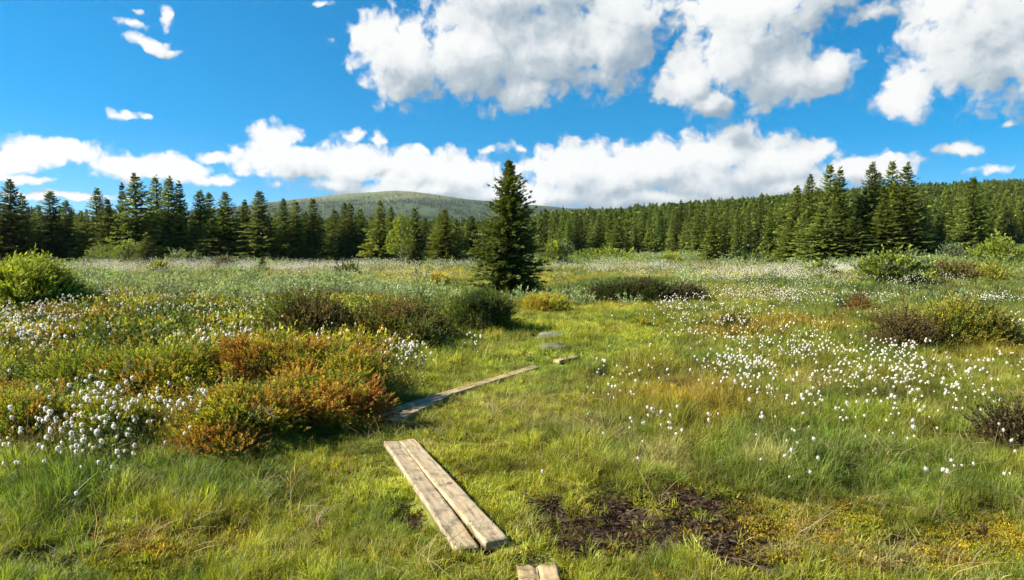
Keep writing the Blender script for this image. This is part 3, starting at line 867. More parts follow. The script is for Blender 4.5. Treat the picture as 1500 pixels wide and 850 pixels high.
def cotton():
    r = np.random.default_rng(31)
    x1, y1 = wedge(r, 3.2, 9.5, 200)
    x2, y2 = wedge(r, 9.5, 24, 72)
    x, y = np.concatenate([x1, x2]), np.concatenate([y1, y2])
    px, py = pix(x, y, 0.22 + 0 * x)
    w = anyof(px, py, COTTON, (fbm(x * 2.2, y * 2.2, 66, 3) - .5) * 1.1, soft=.8)
    clump = sstep(.47, .66, fbm(x * 3.3, y * 3.3, 68, 3))
    keep = (r.uniform(size=len(x)) < w * (.10 + 1.25 * clump) * np.interp(y, [4, 7, 24], [1.0, .9, .9]) * np.where((px < 330) & (py > 580), 1.7, 1.0)) & (path_d(x, y) > .35) & (px > -30) & (px < 1530) & (py < 870)
    x, y, px, py = x[keep], y[keep], px[keep], py[keep]
    order = np.argsort(y)
    x, y, px, py = x[order], y[order], px[order], py[order]
    hz = H(x, y)
    heath = anyof(px, py, HEATH)
    hh = r.uniform(.20, .36, len(x)) * (1 + .18 * heath)
    near = np.arange(len(x)) < 290
    # prototypes
    protos = []
    for k in range(7):
        sp_ = stem_path(r, 1.0, r.uniform(.08, .3))      # unit height, scaled with the plant
        sv = tube(sp_ * .28, np.linspace(.0018, .0012, 6), 4)
        hv = head_mesh(r, r.uniform(.0090, .0152), 70)
        hv = (hv[0] + sp_[-1] * .28 + np.array([.004, 0, -.004]), hv[1], hv[2])
        protos.append((sv, hv))
    smesh = [mesh_from('stem', *sv) for sv, _ in protos]
    hmesh = [mesh_from('flower_head', *hv) for _, hv in protos]
    for k in range(7):
        smesh[k].materials.append(M_COT_STEM); hmesh[k].materials.append(M_COT)
    zones = [('cotton grass in the near left clump below the heath', 'white cotton grass head in the clump near the left edge below the heath', lambda a, b: a < 480),
             ('cotton grass beside the boardwalk', 'white cotton grass head in the sparse tufts right of the planks', lambda a, b: (a >= 480) & (a < 1040)),
             ('cotton grass scattered over the right meadow', 'white cotton grass head scattered over the green meadow on the right', lambda a, b: a >= 1040)]
    for i in np.nonzero(near)[0]:
        k = int(r.integers(0, 7))
        s = hh[i] / .28
        e = empty('cotton_grass', (x[i], y[i], hz[i] - .005), r.normal(.2, .9), s)
        e.scale = (s * r.uniform(.8, 1.1),) * 2 + (s,)
        for g_, l_, f_ in zones:
            if f_(px[i], py[i]):
                tag(e, l_, 'cotton grass', g_, 'thing')
                break
        for nm, me in (('stem', smesh[k]), ('flower_head', hmesh[k])):
            obj(nm, me, None, e)
    # the rest: one stand
    pr = []
    for k, (sv, hv) in enumerate(protos):
        v, q, c = merge([(sv[0], sv[1], sv[2] * np.array([.13, .15, .04])), (hv[0], hv[1], hv[2] * np.array([.92, .88, .80]))])
        pr.append(obj('cotton_plant_%d' % k, mesh_from('cotton_plant', v, q, c), M_COT_FLD, link=False))
    # far: clumps of many heads
    for k in range(4):
        parts = []
        for i in range(24):
            h_ = r.uniform(.20, .44)
            p0 = np.array([*(r.normal(size=2) * .30), 0])
            hv = head_mesh(r, .0145, 3)
            parts.append((hv[0] + p0 + [0, 0, h_], hv[1], hv[2] * np.array([.88, .85, .76])))
        v, q, c = merge(parts)
        pr.append(obj('cotton_plant_%d' % (7 + k), mesh_from('cotton_plant', v, q, c), M_COT_FLD, link=False))
    far = ~near
    X, Y = x[far], y[far]
    P = [np.stack([X, Y, hz[far]], -1)]; S = [hh[far] / .28 * np.interp(Y, [6, 24], [1, 1.25])]; I = [r.integers(0, 7, len(X))]
    xf, yf = wedge(r, 20, 84, 3.6, .84)
    pxf, pyf = pix(xf, yf, .25 + 0 * xf)
    w = anyof(pxf, pyf, COTTON, (fbm(xf * .45, yf * .3, 67, 3) - .5) * 1.2, soft=.7)
    kf = r.uniform(size=len(xf)) < w * np.interp(yf, [20, 30, 50], [.5, .5, .55])
    xf, yf = xf[kf], yf[kf]
    P.append(np.stack([xf, yf, H(xf, yf)], -1)); S.append(r.uniform(.8, 1.3, len(xf)) * np.interp(yf, [20, 60, 84], [.9, 1.25, 1.3])); I.append(7 + r.integers(0, 4, len(xf)))
    P, S, I = map(np.concatenate, (P, S, I))
    m = len(P)
    o = scatter('cotton_grass_stand', P, np.stack([r.normal(0, .1, m), r.normal(0, .1, m), r.uniform(0, 6.28, m)], -1), S, I, np.ones((m, 3)), pr)
    tag(o, 'countless white cotton grass heads dotting the bog farther off', 'cotton grass', kind='stuff')
    print('cotton', near.sum(), m)
cotton()

# ------------------------------------------------------------------ bushes
TPL_JUN = [t_shoot(np.random.default_rng(s), 22, .070, .019, .0068, .85, 1.35, stem=.003) for s in range(3)]
TPL_JUN_F = [t_shoot(np.random.default_rng(s), 14, .13, .040, .014, .8, 1.35, stem=.004) for s in range(3)]
TPL_BIR = [t_shoot(np.random.default_rng(10 + s), 12, .13, .026, .019, 1.05, 1.15, stem=.0028) for s in range(3)]
TPL_WIL = [t_shoot(np.random.default_rng(20 + s), 12, .22, .075, .028, .85, 1.3, stem=.004) for s in range(3)]
TPL_WIL_F = [t_shoot(np.random.default_rng(30 + s), 9, .34, .15, .075, .9, 1.25, stem=.006) for s in range(3)]

def bush(name, label, cat, px, py, top, wpx, tpls, pal, nclump=60, per=34, cr=.13, depth=.75, sc=1.0, seed=1, up=.6, flat=.0, stems=26, stem_mat=None, wild=.25, group=None, squash=1.0, zlift=0.0):
    """a bush whose base middle stands at photo pixel (px, py), rising to row top"""
    r = np.random.default_rng(seed)
    x0, y0 = gp(px, py, .0)
    z0 = float(H(np.array([x0]), np.array([y0]))[0])
    x0, y0 = gp(px, py, min(z0, .9))
    rx = wpx / 2 / FOC * y0
    ry = rx * depth
    y0 += ry * .75
    x0 = ray(px, py)[0] * y0
    z0 = float(H(np.array([x0]), np.array([y0]))[0])
    h = max(.15, topz(top, y0) - z0) * squash
    e = empty(name, (x0, y0, z0 - .02))
    tag(e, label, cat, group)
    if tpls is TPL_WIL_F or tpls is TPL_JUN_F:
        kk = min(1.0, .30 + wpx / 75.0)
        sc, cr = sc * kk, cr * kk
    # clump centres over a lumpy dome
    th, ph = r.uniform(0, 2 * math.pi, nclump), np.arccos(r.uniform(0.0, 1, nclump))
    dirs = np.stack([np.cos(th) * np.sin(ph), np.sin(th) * np.sin(ph), np.cos(ph)], -1)
    lump = .55 + .8 * fbm(np.cos(th) * np.sin(ph) * 2.6 + 5 * seed, np.sin(th) * np.sin(ph) * 2.6, seed, 3)
    rr = lump * r.uniform(.72, 1.02, nclump)
    if flat: dirs[:, 2] = dirs[:, 2] ** (1 - flat)
    cen = dirs * np.array([rx, ry, h]) * rr[:, None]
    cen[:, 2] = np.maximum(cen[:, 2], .04)
    parts = []
    ctone = r.uniform(.75, 1.25, nclump)
    ck = np.array([pal_i for pal_i in r.choice(len(pal), nclump, p=[p[1] for p in pal])])
    # neighbouring clumps share colours
    k2 = fbm(cen[:, 0] * 1.6 + seed, cen[:, 1] * 1.6 + cen[:, 2], seed + 3, 2)
    order = np.argsort(np.argsort(k2)) / nclump
    cum = np.cumsum([p[1] for p in pal])
    ck = np.where(r.uniform(size=nclump) < .7, np.minimum(np.searchsorted(cum, order), len(pal) - 1), ck)
    pc = np.array([p[0] for p in pal])
    for i in range(nclump):
        n = per
        off = r.normal(size=(n, 3)) * cr * np.array([1, 1, .65])
        pos = cen[i] + off
        pos[:, 2] = np.maximum(pos[:, 2], 0.0)
        out = nrm(dirs[i][None] * np.array([1, 1, 1.]) + off / cr * .45 + np.array([.12, -.05, up]) + r.normal(size=(n, 3)) * wild)
        c = pc[np.where(r.uniform(size=n) < .85, ck[i], r.integers(0, len(pal), n))] * ctone[i] * r.uniform(.8, 1.2, (n, 1))
        parts.append(place(tpls[i % len(tpls)], frames(out, r=r), pos, sc * r.uniform(.65, 1.25, n), c))
    # a few long shoots breaking the outline
    n = max(6, nclump // 3)
    j = r.integers(0, nclump, n)
    sc_l = .75 if tpls is TPL_JUN or tpls is TPL_JUN_F else 1.0
    pos = cen[j] + dirs[j] * cr * .8
    parts.append(place(tpls[0], frames(nrm(dirs[j] + [0, 0, 1.0] + r.normal(size=(n, 3)) * .4), r=r), pos, sc * sc_l * r.uniform(1.3, 1.9, n), pc[ck[j]] * 1.1))
    v, q, c = merge(parts)
    obj('foliage', mesh_from('foliage', v, q, c), M_LEAF, e)
    sp_ = []
    for i in range(stems):
        a = cen[r.integers(0, nclump)]
        s = np.linspace(0, 1, 6)[:, None]
        b = np.array([a[0] * .25 + r.normal() * .05, a[1] * .25 + r.normal() * .05, -.05])
        p = b * (1 - s) + a * s + np.array([0, 0, 1]) * (np.sin(s * math.pi) * -.06 * h) + r.normal(size=(6, 3)) * .012 * (s > 0)
        sp_.append(tube(p, np.linspace(.011, .004, 6) * (1 + .6 * h), 5))
    v, q, c = merge(sp_)
    obj('stems', mesh_from('stems', v, q, c, smooth=True), stem_mat or M_TWIG, e)
    return e

cR, cO, cY = (.250, .118, .026), (.345, .215, .032), (.315, .300, .030)
cG, cDG, cLG = (.115, .160, .022), (.045, .072, .016), (.215, .265, .028)
cBr, cBrD, cPu = (.150, .115, .036), (.075, .062, .026), (.115, .085, .040)
cGy = (.125, .16, .09)
RUST = [(cR, .14), (cO, .26), (cY, .30), (cLG, .16), (cG, .14)]
bush('juniper', 'broad rust orange juniper mound, back part topped with white cotton heads', 'juniper bush', 420, 578, 504, 280, TPL_JUN, [(cR, .16), (cO, .32), (cY, .30), (cG, .22)], 110, 36, .065, .7, 1.05, 2, up=.25, flat=.5, wild=.4)
bush('juniper', 'rust and yellow green juniper mound nearest the boardwalk', 'juniper bush', 474, 632, 559, 200, TPL_JUN, RUST, 115, 36, .058, .9, 1.05, 52, up=.25, flat=.5, wild=.4)
bush('juniper', 'lower olive and rust juniper lobe left of the mound nearest the boardwalk', 'juniper bush', 365, 634, 574, 170, TPL_JUN, [(cO, .25), (cY, .30), (cG, .25), (cDG, .1), (cR, .1)], 80, 34, .07, .9, .95, 53, up=.35, flat=.45, wild=.4)
bush('juniper', 'low orange juniper tip hanging over the grass in front of the rust mound', 'juniper bush', 318, 666, 630, 110, TPL_JUN, [(cO, .45), (cR, .3), (cY, .25)], 26, 34, .075, .8, .9, 3, up=.5, flat=.4)
bush('juniper', 'yellow green sprawling juniper between the rust mound and the dead branches', 'juniper bush', 232, 588, 512, 150, TPL_JUN, [(cY, .34), (cLG, .3), (cG, .26), (cO, .10)], 62, 36, .10, .8, 1.0, 4, up=.5, flat=.45)
bush('juniper', 'olive green creeping juniper joining the yellow green one to the rust mound', 'juniper bush', 300, 572, 520, 120, TPL_JUN, [(cG, .3), (cY, .3), (cLG, .25), (cO, .15)], 60, 34, .07, .8, 1.0, 54, up=.3, flat=.5)
bush('juniper', 'low olive juniper mat between two patches of white cotton grass on the left', 'juniper bush', 160, 640, 596, 110, TPL_JUN, [(cG, .35), (cY, .3), (cLG, .2), (cO, .15)], 50, 34, .065, .8, .95, 55, up=.3, flat=.55)
bush('juniper', 'dull green juniper behind the pale dead branches on the left', 'juniper bush', 112, 580, 522, 120, TPL_JUN, [(cG, .4), (cLG, .3), (cY, .2), (cDG, .1)], 46, 34, .10, .8, 1.0, 5, up=.5, flat=.4)
bush('juniper', 'green and yellow juniper patch at the left edge above the cotton grass', 'juniper bush', 30, 648, 590, 130, TPL_JUN, [(cY, .35), (cG, .35), (cLG, .2), (cO, .1)], 48, 34, .09, .8, .95, 6, up=.5, flat=.5)
bush('juniper', 'small yellow juniper with white cotton heads over its right flank', 'juniper bush', 520, 590, 515, 96, TPL_JUN, [(cY, .4), (cO, .25), (cG, .35)], 40, 34, .09, .8, 1.0, 7, up=.5, flat=.4)
bush('dwarf_birch', 'long brown dwarf birch thicket behind the rust juniper', 'birch bush', 452, 503, 437, 150, TPL_BIR, [(cBr, .45), (cBrD, .2), (cG, .25), (cPu, .1)], 95, 34, .14, .6, 1.0, 8, up=.9, stems=60, wild=.45)
bush('dwarf_birch', 'brown green dwarf birch thicket left of the round dark bush', 'birch bush', 580, 503, 445, 160, TPL_BIR, [(cBr, .35), (cG, .35), (cBrD, .2), (cPu, .1)], 90, 34, .14, .6, 1.0, 9, up=.9, stems=60, wild=.45)
bush('dwarf_birch', 'small dark dwarf birch sprouting in front of the brown thicket', 'birch bush', 608, 512, 470, 60, TPL_BIR, [(cG, .5), (cBrD, .3), (cBr, .2)], 26, 30, .09, .8, .9, 10, up=.8)
bush('round_bush', 'compact round dark green bush in front of the lone spruce', 'bush', 702, 491, 429, 100, TPL_BIR, [(cDG, .4), (cG, .5), (cBrD, .1)], 130, 44, .085, .8, .75, 11, up=.3, flat=.35, wild=.4)
bush('juniper', 'flat yellow juniper mat right of the lone spruce', 'juniper bush', 790, 459, 441, 84, TPL_JUN_F, [(cY, .6), (cO, .25), (cLG, .15)], 46, 34, .12, .8, .9, 12, flat=.5)
bush('juniper', 'long low nearly black juniper lying in the shadow right of the lone spruce', 'juniper bush', 952, 445, 418, 172, TPL_JUN_F, [((.050, .048, .020), .5), (cDG, .35), (cBrD, .15)], 150, 34, .16, .35, 1.0, 13, flat=.4)
bush('juniper', 'low dark twig bush between the lone spruce and the black juniper', 'juniper bush', 868, 444, 428, 50, TPL_JUN_F, [(cBrD, .4), (cDG, .4), (cGy, .2)], 22, 28, .12, .6, .8, 14, flat=.3)
bush('dwarf_birch', 'broad olive brown bush standing alone in the right meadow', 'birch bush', 1405, 513, 453, 130, TPL_BIR, [(cBr, .30), (cG, .20), (cY, .35), ((.22, .20, .06), .15)], 100, 34, .14, .7, 1.0, 15, up=.9, stems=70, wild=.5)
bush('dwarf_birch', 'brown twiggy bush at the left end of the olive bush', 'birch bush', 1315, 517, 462, 80, TPL_BIR, [(cBrD, .2), (cPu, .3), (cBr, .5)], 46, 28, .12, .8, .9, 16, up=.9, stems=60, wild=.5)
bush('dwarf_birch', 'dark brown twig bush cut by the right edge of the picture', 'birch bush', 1497, 660, 598, 70, TPL_BIR, [(cPu, .4), (cBrD, .5), (cG, .1)], 40, 26, .09, .8, .8, 17, up=.9, stems=60, wild=.5)
bush('juniper', 'small red brown juniper among cotton grass in the right middle distance', 'juniper bush', 1255, 457, 431, 38, TPL_JUN_F, [(cR, .6), (cBrD, .4)], 20, 26, .10, .8, .8, 18)
bush('juniper', 'small dark green juniper left of the red brown one', 'juniper bush', 1236, 452, 430, 30, TPL_JUN_F, [(cG, .6), (cDG, .4)], 16, 26, .10, .8, .8, 19)
bush('juniper', 'small dark bush inside the dense white cotton grass on the right', 'juniper bush', 1078, 490, 461, 42, TPL_JUN, [(cDG, .6), (cBrD, .4)], 26, 30, .08, .8, 1.0, 20)
bush('juniper', 'tiny yellow green bush beside the far end of the trodden path', 'juniper bush', 936, 480, 464, 24, TPL_JUN, [(cY, .5), (cLG, .5)], 14, 26, .06, .8, .9, 21)
bush('willow_bush', 'large bright green willow bush at the left edge', 'willow bush', 32, 449, 383, 135, TPL_WIL, [(cLG, .6), (cG, .3), ((.15, .18, .02), .1)], 130, 34, .20, .8, 1.0, 22, up=.8, stems=60, wild=.4)
bush('willow_bush', 'loose green willow bush in front of the tall dark spruces on the right', 'willow bush', 1306, 414, 380, 74, TPL_WIL_F, [(cG, .6), (cLG, .3), (cGy, .1)], 50, 26, .3, .8, .8, 23, up=.9, wild=.5)
bush('dwarf_birch', 'low rusty brown thicket right of the loose willow', 'birch bush', 1388, 414, 393, 84, TPL_WIL_F, [(cBr, .5), ((.14, .09, .03), .3), (cG, .2)], 46, 24, .25, .5, .55, 24, up=.8, flat=.3)
bush('young_juniper', 'yellow green pointed juniper at the right end of the rusty thicket', 'juniper bush', 1450, 412, 388, 44, TPL_WIL_F, [(cY, .5), (cG, .5)], 26, 24, .22, .8, .5, 25, up=.9)
GRN = [(cLG, .35), (cG, .4), (cGy, .25)]
GYB = [(cGy, .7), (cG, .3)]
for i, (lb, px, py, top, w, pl) in enumerate([
    ('grey green willow at the foot of the tall left spruces', 160, 388, 366, 62, GYB),
    ('green willow beside the young pale spruce on the left', 185, 390, 358, 40, GRN),
    ('low willow dome in white cotton grass left of centre', 270, 389, 376, 56, GYB),
    ('small grey twig bush in the far white cotton grass', 330, 393, 379, 22, [(cPu, .6), (cGy, .4)]),
    ('tiny yellow green sapling bush in front of the far cotton grass', 233, 400, 388, 14, [(cY, .6), (cG, .4)]),
    ('green willow clump before the dark treeline left of the light spruces', 498, 384, 369, 44, GRN),
    ('willow clump between the two light green spruces', 600, 384, 372, 40, GYB),
    ('small dark willow on the open bog left of the lone spruce', 508, 408, 393, 22, [(cG, .7), (cBrD, .3)]),
    ('tiny yellow bush in grass left of the lone spruce', 642, 420, 409, 14, [(cY, .8), (cO, .2)]),
    ('pale green willow right behind the lone spruce', 812, 388, 352, 44, GRN),
    ('wide bright green willow thicket before the right forest', 890, 386, 364, 100, [(cLG, .7), (cG, .3)]),
    ('yellow green willow at the foot of the right forest', 985, 389, 373, 26, [(cY, .5), (cLG, .5)]),
    ('green willow half hidden before the right forest front', 1100, 386, 374, 56, GRN),
    ('grey willow dome right of the tall dark spruces', 1398, 380, 364, 46, GYB),
    ('light green willow in the clearing at the far right', 1468, 376, 354, 80, [(cLG, .8), (cG, .2)]),
    ('low willow on the bog in front of the tall dark spruces', 1200, 403, 393, 26, GRN),
]):
    bush('willow_bush', lb, 'willow bush', px, py, top, w, TPL_WIL_F, pl, 34, 20, .32, .8, .95, 60 + i, up=.8, stems=12, group='willow bushes along the treeline')

# ------------------------------------------------------------------ dead branches, stones
def dead_branch(label, px, py, pts, seed, rad=.0065):
    r = np.random.default_rng(seed)
    x0, y0 = gp(px, py, .15)
    z0 = float(H(np.array([x0]), np.array([y0]))[0])
    parts = []
    def limb(p0, d, L, rd, lev):
        s = np.linspace(0, 1, 7)[:, None]
        w = np.cumsum(r.normal(size=(7, 3)) * .05 * L * .35, 0)
        p = p0 + d * L * s + w * (s > 0) + np.array([0, 0, .10 * L]) * s ** 2
        parts.append(tube(p, np.linspace(rd, rd * .35, 7), 5))
        if lev > 0:
            for k in range(r.integers(2, 5)):
                i = r.integers(1, 6)
                dd = nrm((d + r.normal(size=3) * .7)[None])[0]
                limb(p[i], dd, L * r.uniform(.35, .65), rd * .5, lev - 1)
    for (dx, dy, dz, L) in pts:
        limb(np.zeros(3), nrm(np.array([[dx, dy, dz]]))[0], L, rad, 2)
    v, q, c = merge(parts)
    o = obj('dead_branch', mesh_from('dead_branch', v, q, smooth=True), M_DEAD)
    o.location = (x0, y0, z0 + .12)
    tag(o, label, 'branch', 'bleached dead branches in the heath')
    o.scale = (.85, .85, .7)
dead_branch('forked bleached dead branch standing up from the heath on the left', 170, 598, [(.12, .1, .8, .42), (-.5, 0, .7, .36), (.5, .2, .8, .45)], 3)
dead_branch('tangled grey dead twigs lying flat left of the forked branch', 90, 605, [(-.8, .1, .25, .38), (.7, .2, .2, .36), (-.6, -.3, .3, .3)], 4, .008)
dead_branch('dead juniper branch sticking out under the rust mound', 345, 632, [(.9, -.1, .45, .40), (-.5, -.3, .55, .36), (.8, .3, .6, .34)], 5)
dead_branch('short grey dead snag in the dark hollow of the rust mound', 335, 572, [(.9, -.6, .3, .35), (.7, -.5, .8, .3)], 6, .008)

M_STONE = speckle_mat('stone', (.07, .075, .055), (.19, .19, .155), 12, bump=.6)
def stone(label, px, py, w, d, h, seed):
    x0, y0 = gp(px, py, 0)
    la, lo = np.linspace(0, math.pi, 15), np.linspace(0, 2 * math.pi, 26, endpoint=False)
    A, B = np.meshgrid(la, lo, indexing='ij')
    g = np.stack([np.sin(A) * np.cos(B), np.sin(A) * np.sin(B), np.cos(A)], -1).reshape(-1, 3)
    k = .7 + .65 * fbm(g[:, 0] * 2.2 + seed, g[:, 1] * 2.2 + g[:, 2], seed, 5)
    g = np.sign(g) * np.abs(g) ** .8 * k[:, None] * np.array([w / 2, d / 2, h])
    n, m = A.shape
    i, j = np.arange(n - 1)[:, None] * m, np.arange(m)[None]
    q = np.stack([i + j, i + m + j, i + m + (j + 1) % m, i + (j + 1) % m], -1).reshape(-1, 4)
    o = obj('stone', mesh_from('stone', g, q, smooth=True), M_STONE)
    o.location = (x0, y0, float(H(np.array([x0]), np.array([y0]))[0]) + h * .15)
    tag(o, label, 'stone')
    BLOCK.append((x0, y0, w / 2))
stone('flat grey lichen stone in the trodden grass, the farther of two', 812, 495, .66, .5, .085, 2)
stone('flat grey lichen stone in the trodden grass, the nearer of two', 810, 512, .46, .3, .08, 5)

# ------------------------------------------------------------------ conifers
def conifer(r, h, rb, nlev, per, step, spray, prof, col, low=.03, droop=.3, ragged=.25, pairs=4, w=.11, gaps=0.0, tipf=.62):
    """crown arrays of one spruce of height h"""
    tp = [t_spray(r, pairs, w) for _ in range(4)]
    P, D, S, Cc = [], [], [], []
    for i in range(nlev):
        t = (i + r.uniform(-.3, .3)) / nlev
        t = min(max(t, 0), 1) ** .88
        z = h * (low + (.97 - low) * t)
        nb = max(3, int(per * (1 - .45 * t)))
        a0 = r.uniform(0, 6.28)
        for k in range(nb):
            az = a0 + 6.283 * (k + r.uniform(-.35, .35)) / nb
            L = 1.2 * rb * prof(t) * r.uniform(1 - ragged, 1 + ragged * .6) * (.75 + .5 * float(vn(az * 1.3, t * 7, 7)))
            if r.uniform() < gaps and t > .12: L *= .45
            e = (-.20 + .95 * t ** 1.4) + r.normal() * .12
            nst = max(3, int(L / step))
            ss = np.linspace(.12 if L > .3 else 0, 1, nst) + r.normal(size=nst) * .04
            zz = z + L * (math.sin(e) * ss - droop * (1 - t) * ss ** 2 + .18 * (1 - t) * ss ** 4)
            rr_ = L * math.cos(e) * ss
            pos = np.stack([np.cos(az) * rr_, np.sin(az) * rr_, zz], -1)
            side = r.uniform(-1, 1, nst) * (1.1 - .7 * ss)
            a2 = az + side
            dd = np.stack([np.cos(a2), np.sin(a2), math.sin(e) * .6 - .32 * (1 - t) + .25 * ss + r.normal(size=nst) * .18], -1)
            P.append(pos); D.append(dd)
            S.append(spray * r.uniform(.65, 1.2, nst) * (1 - tipf * t ** 1.5) * (1 - .25 * ss))
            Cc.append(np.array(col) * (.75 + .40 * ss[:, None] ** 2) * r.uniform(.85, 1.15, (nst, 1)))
    # leader
    n = 9
    zt = np.linspace(.94, 1.0, n) * h
    P.append(np.stack([0 * zt, 0 * zt, zt - .3 * spray], -1)); D.append(np.stack([r.normal(size=n) * .5, r.normal(size=n) * .5, np.ones(n)], -1)); S.append(spray * r.uniform(.35, .6, n)); Cc.append(np.ones((n, 3)))
    P, D, S, Cc = map(np.concatenate, (P, D, S, Cc))
    roll = r.normal(0, .5, len(P))
    parts = []
    which = r.integers(0, 4, len(P))
    for k in range(4):
        m = which == k
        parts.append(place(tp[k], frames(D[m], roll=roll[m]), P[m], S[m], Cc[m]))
    return merge(parts)

def trunk(h, rad, r):
    s = np.linspace(0, 1, 9)
    w = np.cumsum(r.normal(size=(9, 2)) * .004 * h, 0) * (s[:, None] > 0)
    return tube(np.stack([w[:, 0] * .5, w[:, 1] * .5, -.06 * h + s * h * 1.03], -1), rad * np.concatenate([[1.35, 1.05], np.linspace(.95, .08, 7)]), 8)

cone = lambda t: (1 - t) ** .95 * (.80 + .2 * min(1, t / .12)) + .02
colm = lambda t: (1 - t) ** .80 * (.78 + .22 * min(1, t / .12)) + .02
slim = lambda t: (1 - t) ** 1.1 + .03

def lone_spruce():
    r = np.random.default_rng(4)
    x, y = gp(746, 433)
    z = float(H(np.array([x]), np.array([y]))[0])
    h = topz(231, y) - z
    e = empty('lone_spruce', (x, y, z))
    tag(e, 'lone spruce standing on the open bog in the middle', 'spruce tree')
    def prof(t):
        p = np.interp(t, [0, .06, .2, .4, .55, .64, .70, .78, .86, .92, 1], [.92, 1.04, 1.02, .88, .68, .60, .42, .50, .24, .15, .01])
        return float(p)
    v, q, c = conifer(r, h, .92, 58, 21, .07, .25, prof, (1, 1, 1), low=.015, droop=.24, ragged=.42, pairs=5, w=.20, gaps=.22, tipf=.45)
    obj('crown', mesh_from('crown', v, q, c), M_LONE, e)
    v, q, c = trunk(h, .10, r)
    obj('trunk', mesh_from('trunk', v, q, smooth=True), M_BARK, e)
lone_spruce()

# six spruce shapes of unit height, shared by every spruce of the treeline
SHAPES = []
for k, (rb, nl, per, pf, dr, gp_) in enumerate([(.190, 30, 10, cone, .30, .05), (.165, 32, 10, colm, .34, .1), (.21, 28, 10, cone, .25, .05), (.15, 32, 9, colm, .36, .15), (.18, 30, 10, colm, .28, .08), (.13, 30, 8, slim, .35, .2), (.17, 26, 8, cone, .42, .38), (.15, 30, 9, lambda t: colm(t) * (.45 if .55 < t < .68 else 1), .30, .25)]):
    r = np.random.default_rng(200 + k)
    v, q, c = conifer(r, 1.0, rb, nl + 6, per + 4, .024, .078, pf, (1, 1, 1), low=.015, droop=dr, ragged=.30, pairs=4, w=.20, gaps=gp_)
    cm = mesh_from('crown', v, q, c)
    v, q, c = trunk(1.0, .014, r)
    SHAPES.append((cm, mesh_from('trunk', v, q, smooth=True)))
    print('spruce faces', len(cm.polygons))
MESHCACHE = {}
def with_mat(me, mat):
    k = (me.name, mat.name)
    if k not in MESHCACHE:
        c = me.copy(); c.materials.clear(); c.materials.append(mat)
        MESHCACHE[k] = c
    return MESHCACHE[k]

def spruce(x, y, h, shape, label, group=None, mat=M_SPRUCE, wide=1.0, name='spruce'):
    z = float(H(np.array([x]), np.array([y]))[0])
    e = empty(name, (x, y, z - .1), random.uniform(0, 6.28), h)
    e.scale = (h * wide, h * wide, h)
    e.rotation_euler = (random.gauss(0, .022), random.gauss(0, .022), e.rotation_euler[2])
    tag(e, label, 'spruce tree', group)
    cm, tm = SHAPES[shape]
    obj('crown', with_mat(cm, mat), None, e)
    obj('trunk', with_mat(tm, M_BARK), None, e)
    return e

def spruce_px(px, top, depth, shape, label, group=None, mat=M_SPRUCE, wpx=None, base=None):
    x = ray(px, top)[0] * depth
    z = float(H(np.array([x]), np.array([depth]))[0])
    h = topz(top, depth) - z + .1
    rb = [.19, .165, .21, .15, .18, .13, .17, .15][shape]
    wide = (1.30 * wpx / FOC * depth / (2 * rb * h)) if wpx else 1.0
    spruce(x, depth, h, shape, label, group, mat, wide)

GL, GT, GRr, GF = 'spruces of the treeline left of the lone spruce', 'tall dark spruces standing before the right forest', 'spruces of the forest slope on the right', 'spruces of the forest behind the left treeline'
lab_left = 'dark spruce standing shoulder to shoulder in the front of the left treeline'
named = {
    (200, 253): 'tallest spruce of the left treeline, broad and pointed',
    (8, 262): 'tall spruce at the left edge of the picture',
    (178, 267): 'thin dark spruce just left of the tallest left spruce',
    (143, 275): 'tall spruce between the left edge and the tallest left spruce',
    (264, 264): 'slim spruce at the right end of the tall left cluster',
    (383, 279): 'broad spruce halfway between the tall left cluster and the lone spruce',
}
for (px, top, dep, sh, w) in [(8, 262, 66, 1, 52), (35, 282, 70, 0, 40), (-22, 270, 66, 4, 50), (55, 300, 74, 3, 34), (75, 280, 68, 4, 52), (96, 293, 70, 1, 40), (118, 312, 72, 0, 40), (143, 275, 68, 0, 50), (157, 290, 66, 3, 34),
        (178, 267, 72, 5, 26), (200, 253, 66, 0, 62), (225, 256, 70, 3, 38), (245, 258, 68, 1, 46), (264, 264, 69, 5, 32), (292, 277, 68, 1, 42), (303, 281, 70, 4, 40), (331, 281, 68, 1, 46), (357, 293, 71, 3, 36),
        (383, 279, 67, 4, 52), (415, 291, 70, 1, 36), (433, 292, 68, 0, 42), (456, 290, 69, 4, 40), (490, 306, 74, 3, 34), (503, 297, 71, 1, 34), (515, 297, 70, 4, 34), (530, 303, 72, 0, 36), (575, 302, 72, 1, 30), (610, 303, 73, 3, 30),
        (622, 318, 76, 0, 34), (640, 312, 75, 1, 28), (668, 318, 74, 0, 36), (690, 315, 76, 4, 36), (712, 320, 78, 1, 34), (125, 330, 70, 2, 36), (310, 320, 66, 2, 40), (180, 318, 68, 2, 30)]:
    spruce_px(px, top, dep, sh if (px * 7 + top) % 5 > 0 else 7, named.get((px, top), lab_left), GL, wpx=w)
spruce_px(557, 293, 66, 0, 'lighter yellow green spruce in front of the treeline left of centre', GL, M_SPRUCE_Y, 42)
spruce_px(651, 304, 65, 0, 'yellow green spruce standing just left of the lone spruce', GL, M_SPRUCE_Y, 44)
spruce_px(217, 346, 56, 2, 'bushy pale green young spruce in front of the tall left cluster', GL, M_SPRUCE_Y, 44)
spruce_px(607, 352, 52, 3, 'small grey green spruce sapling left of the yellow green spruce', GL, M_SPRUCE, 28)
spruce_px(384, 376, 40, 5, 'thin grey spruce sapling alone on the open bog at left', None, M_SPRUCE, 16)
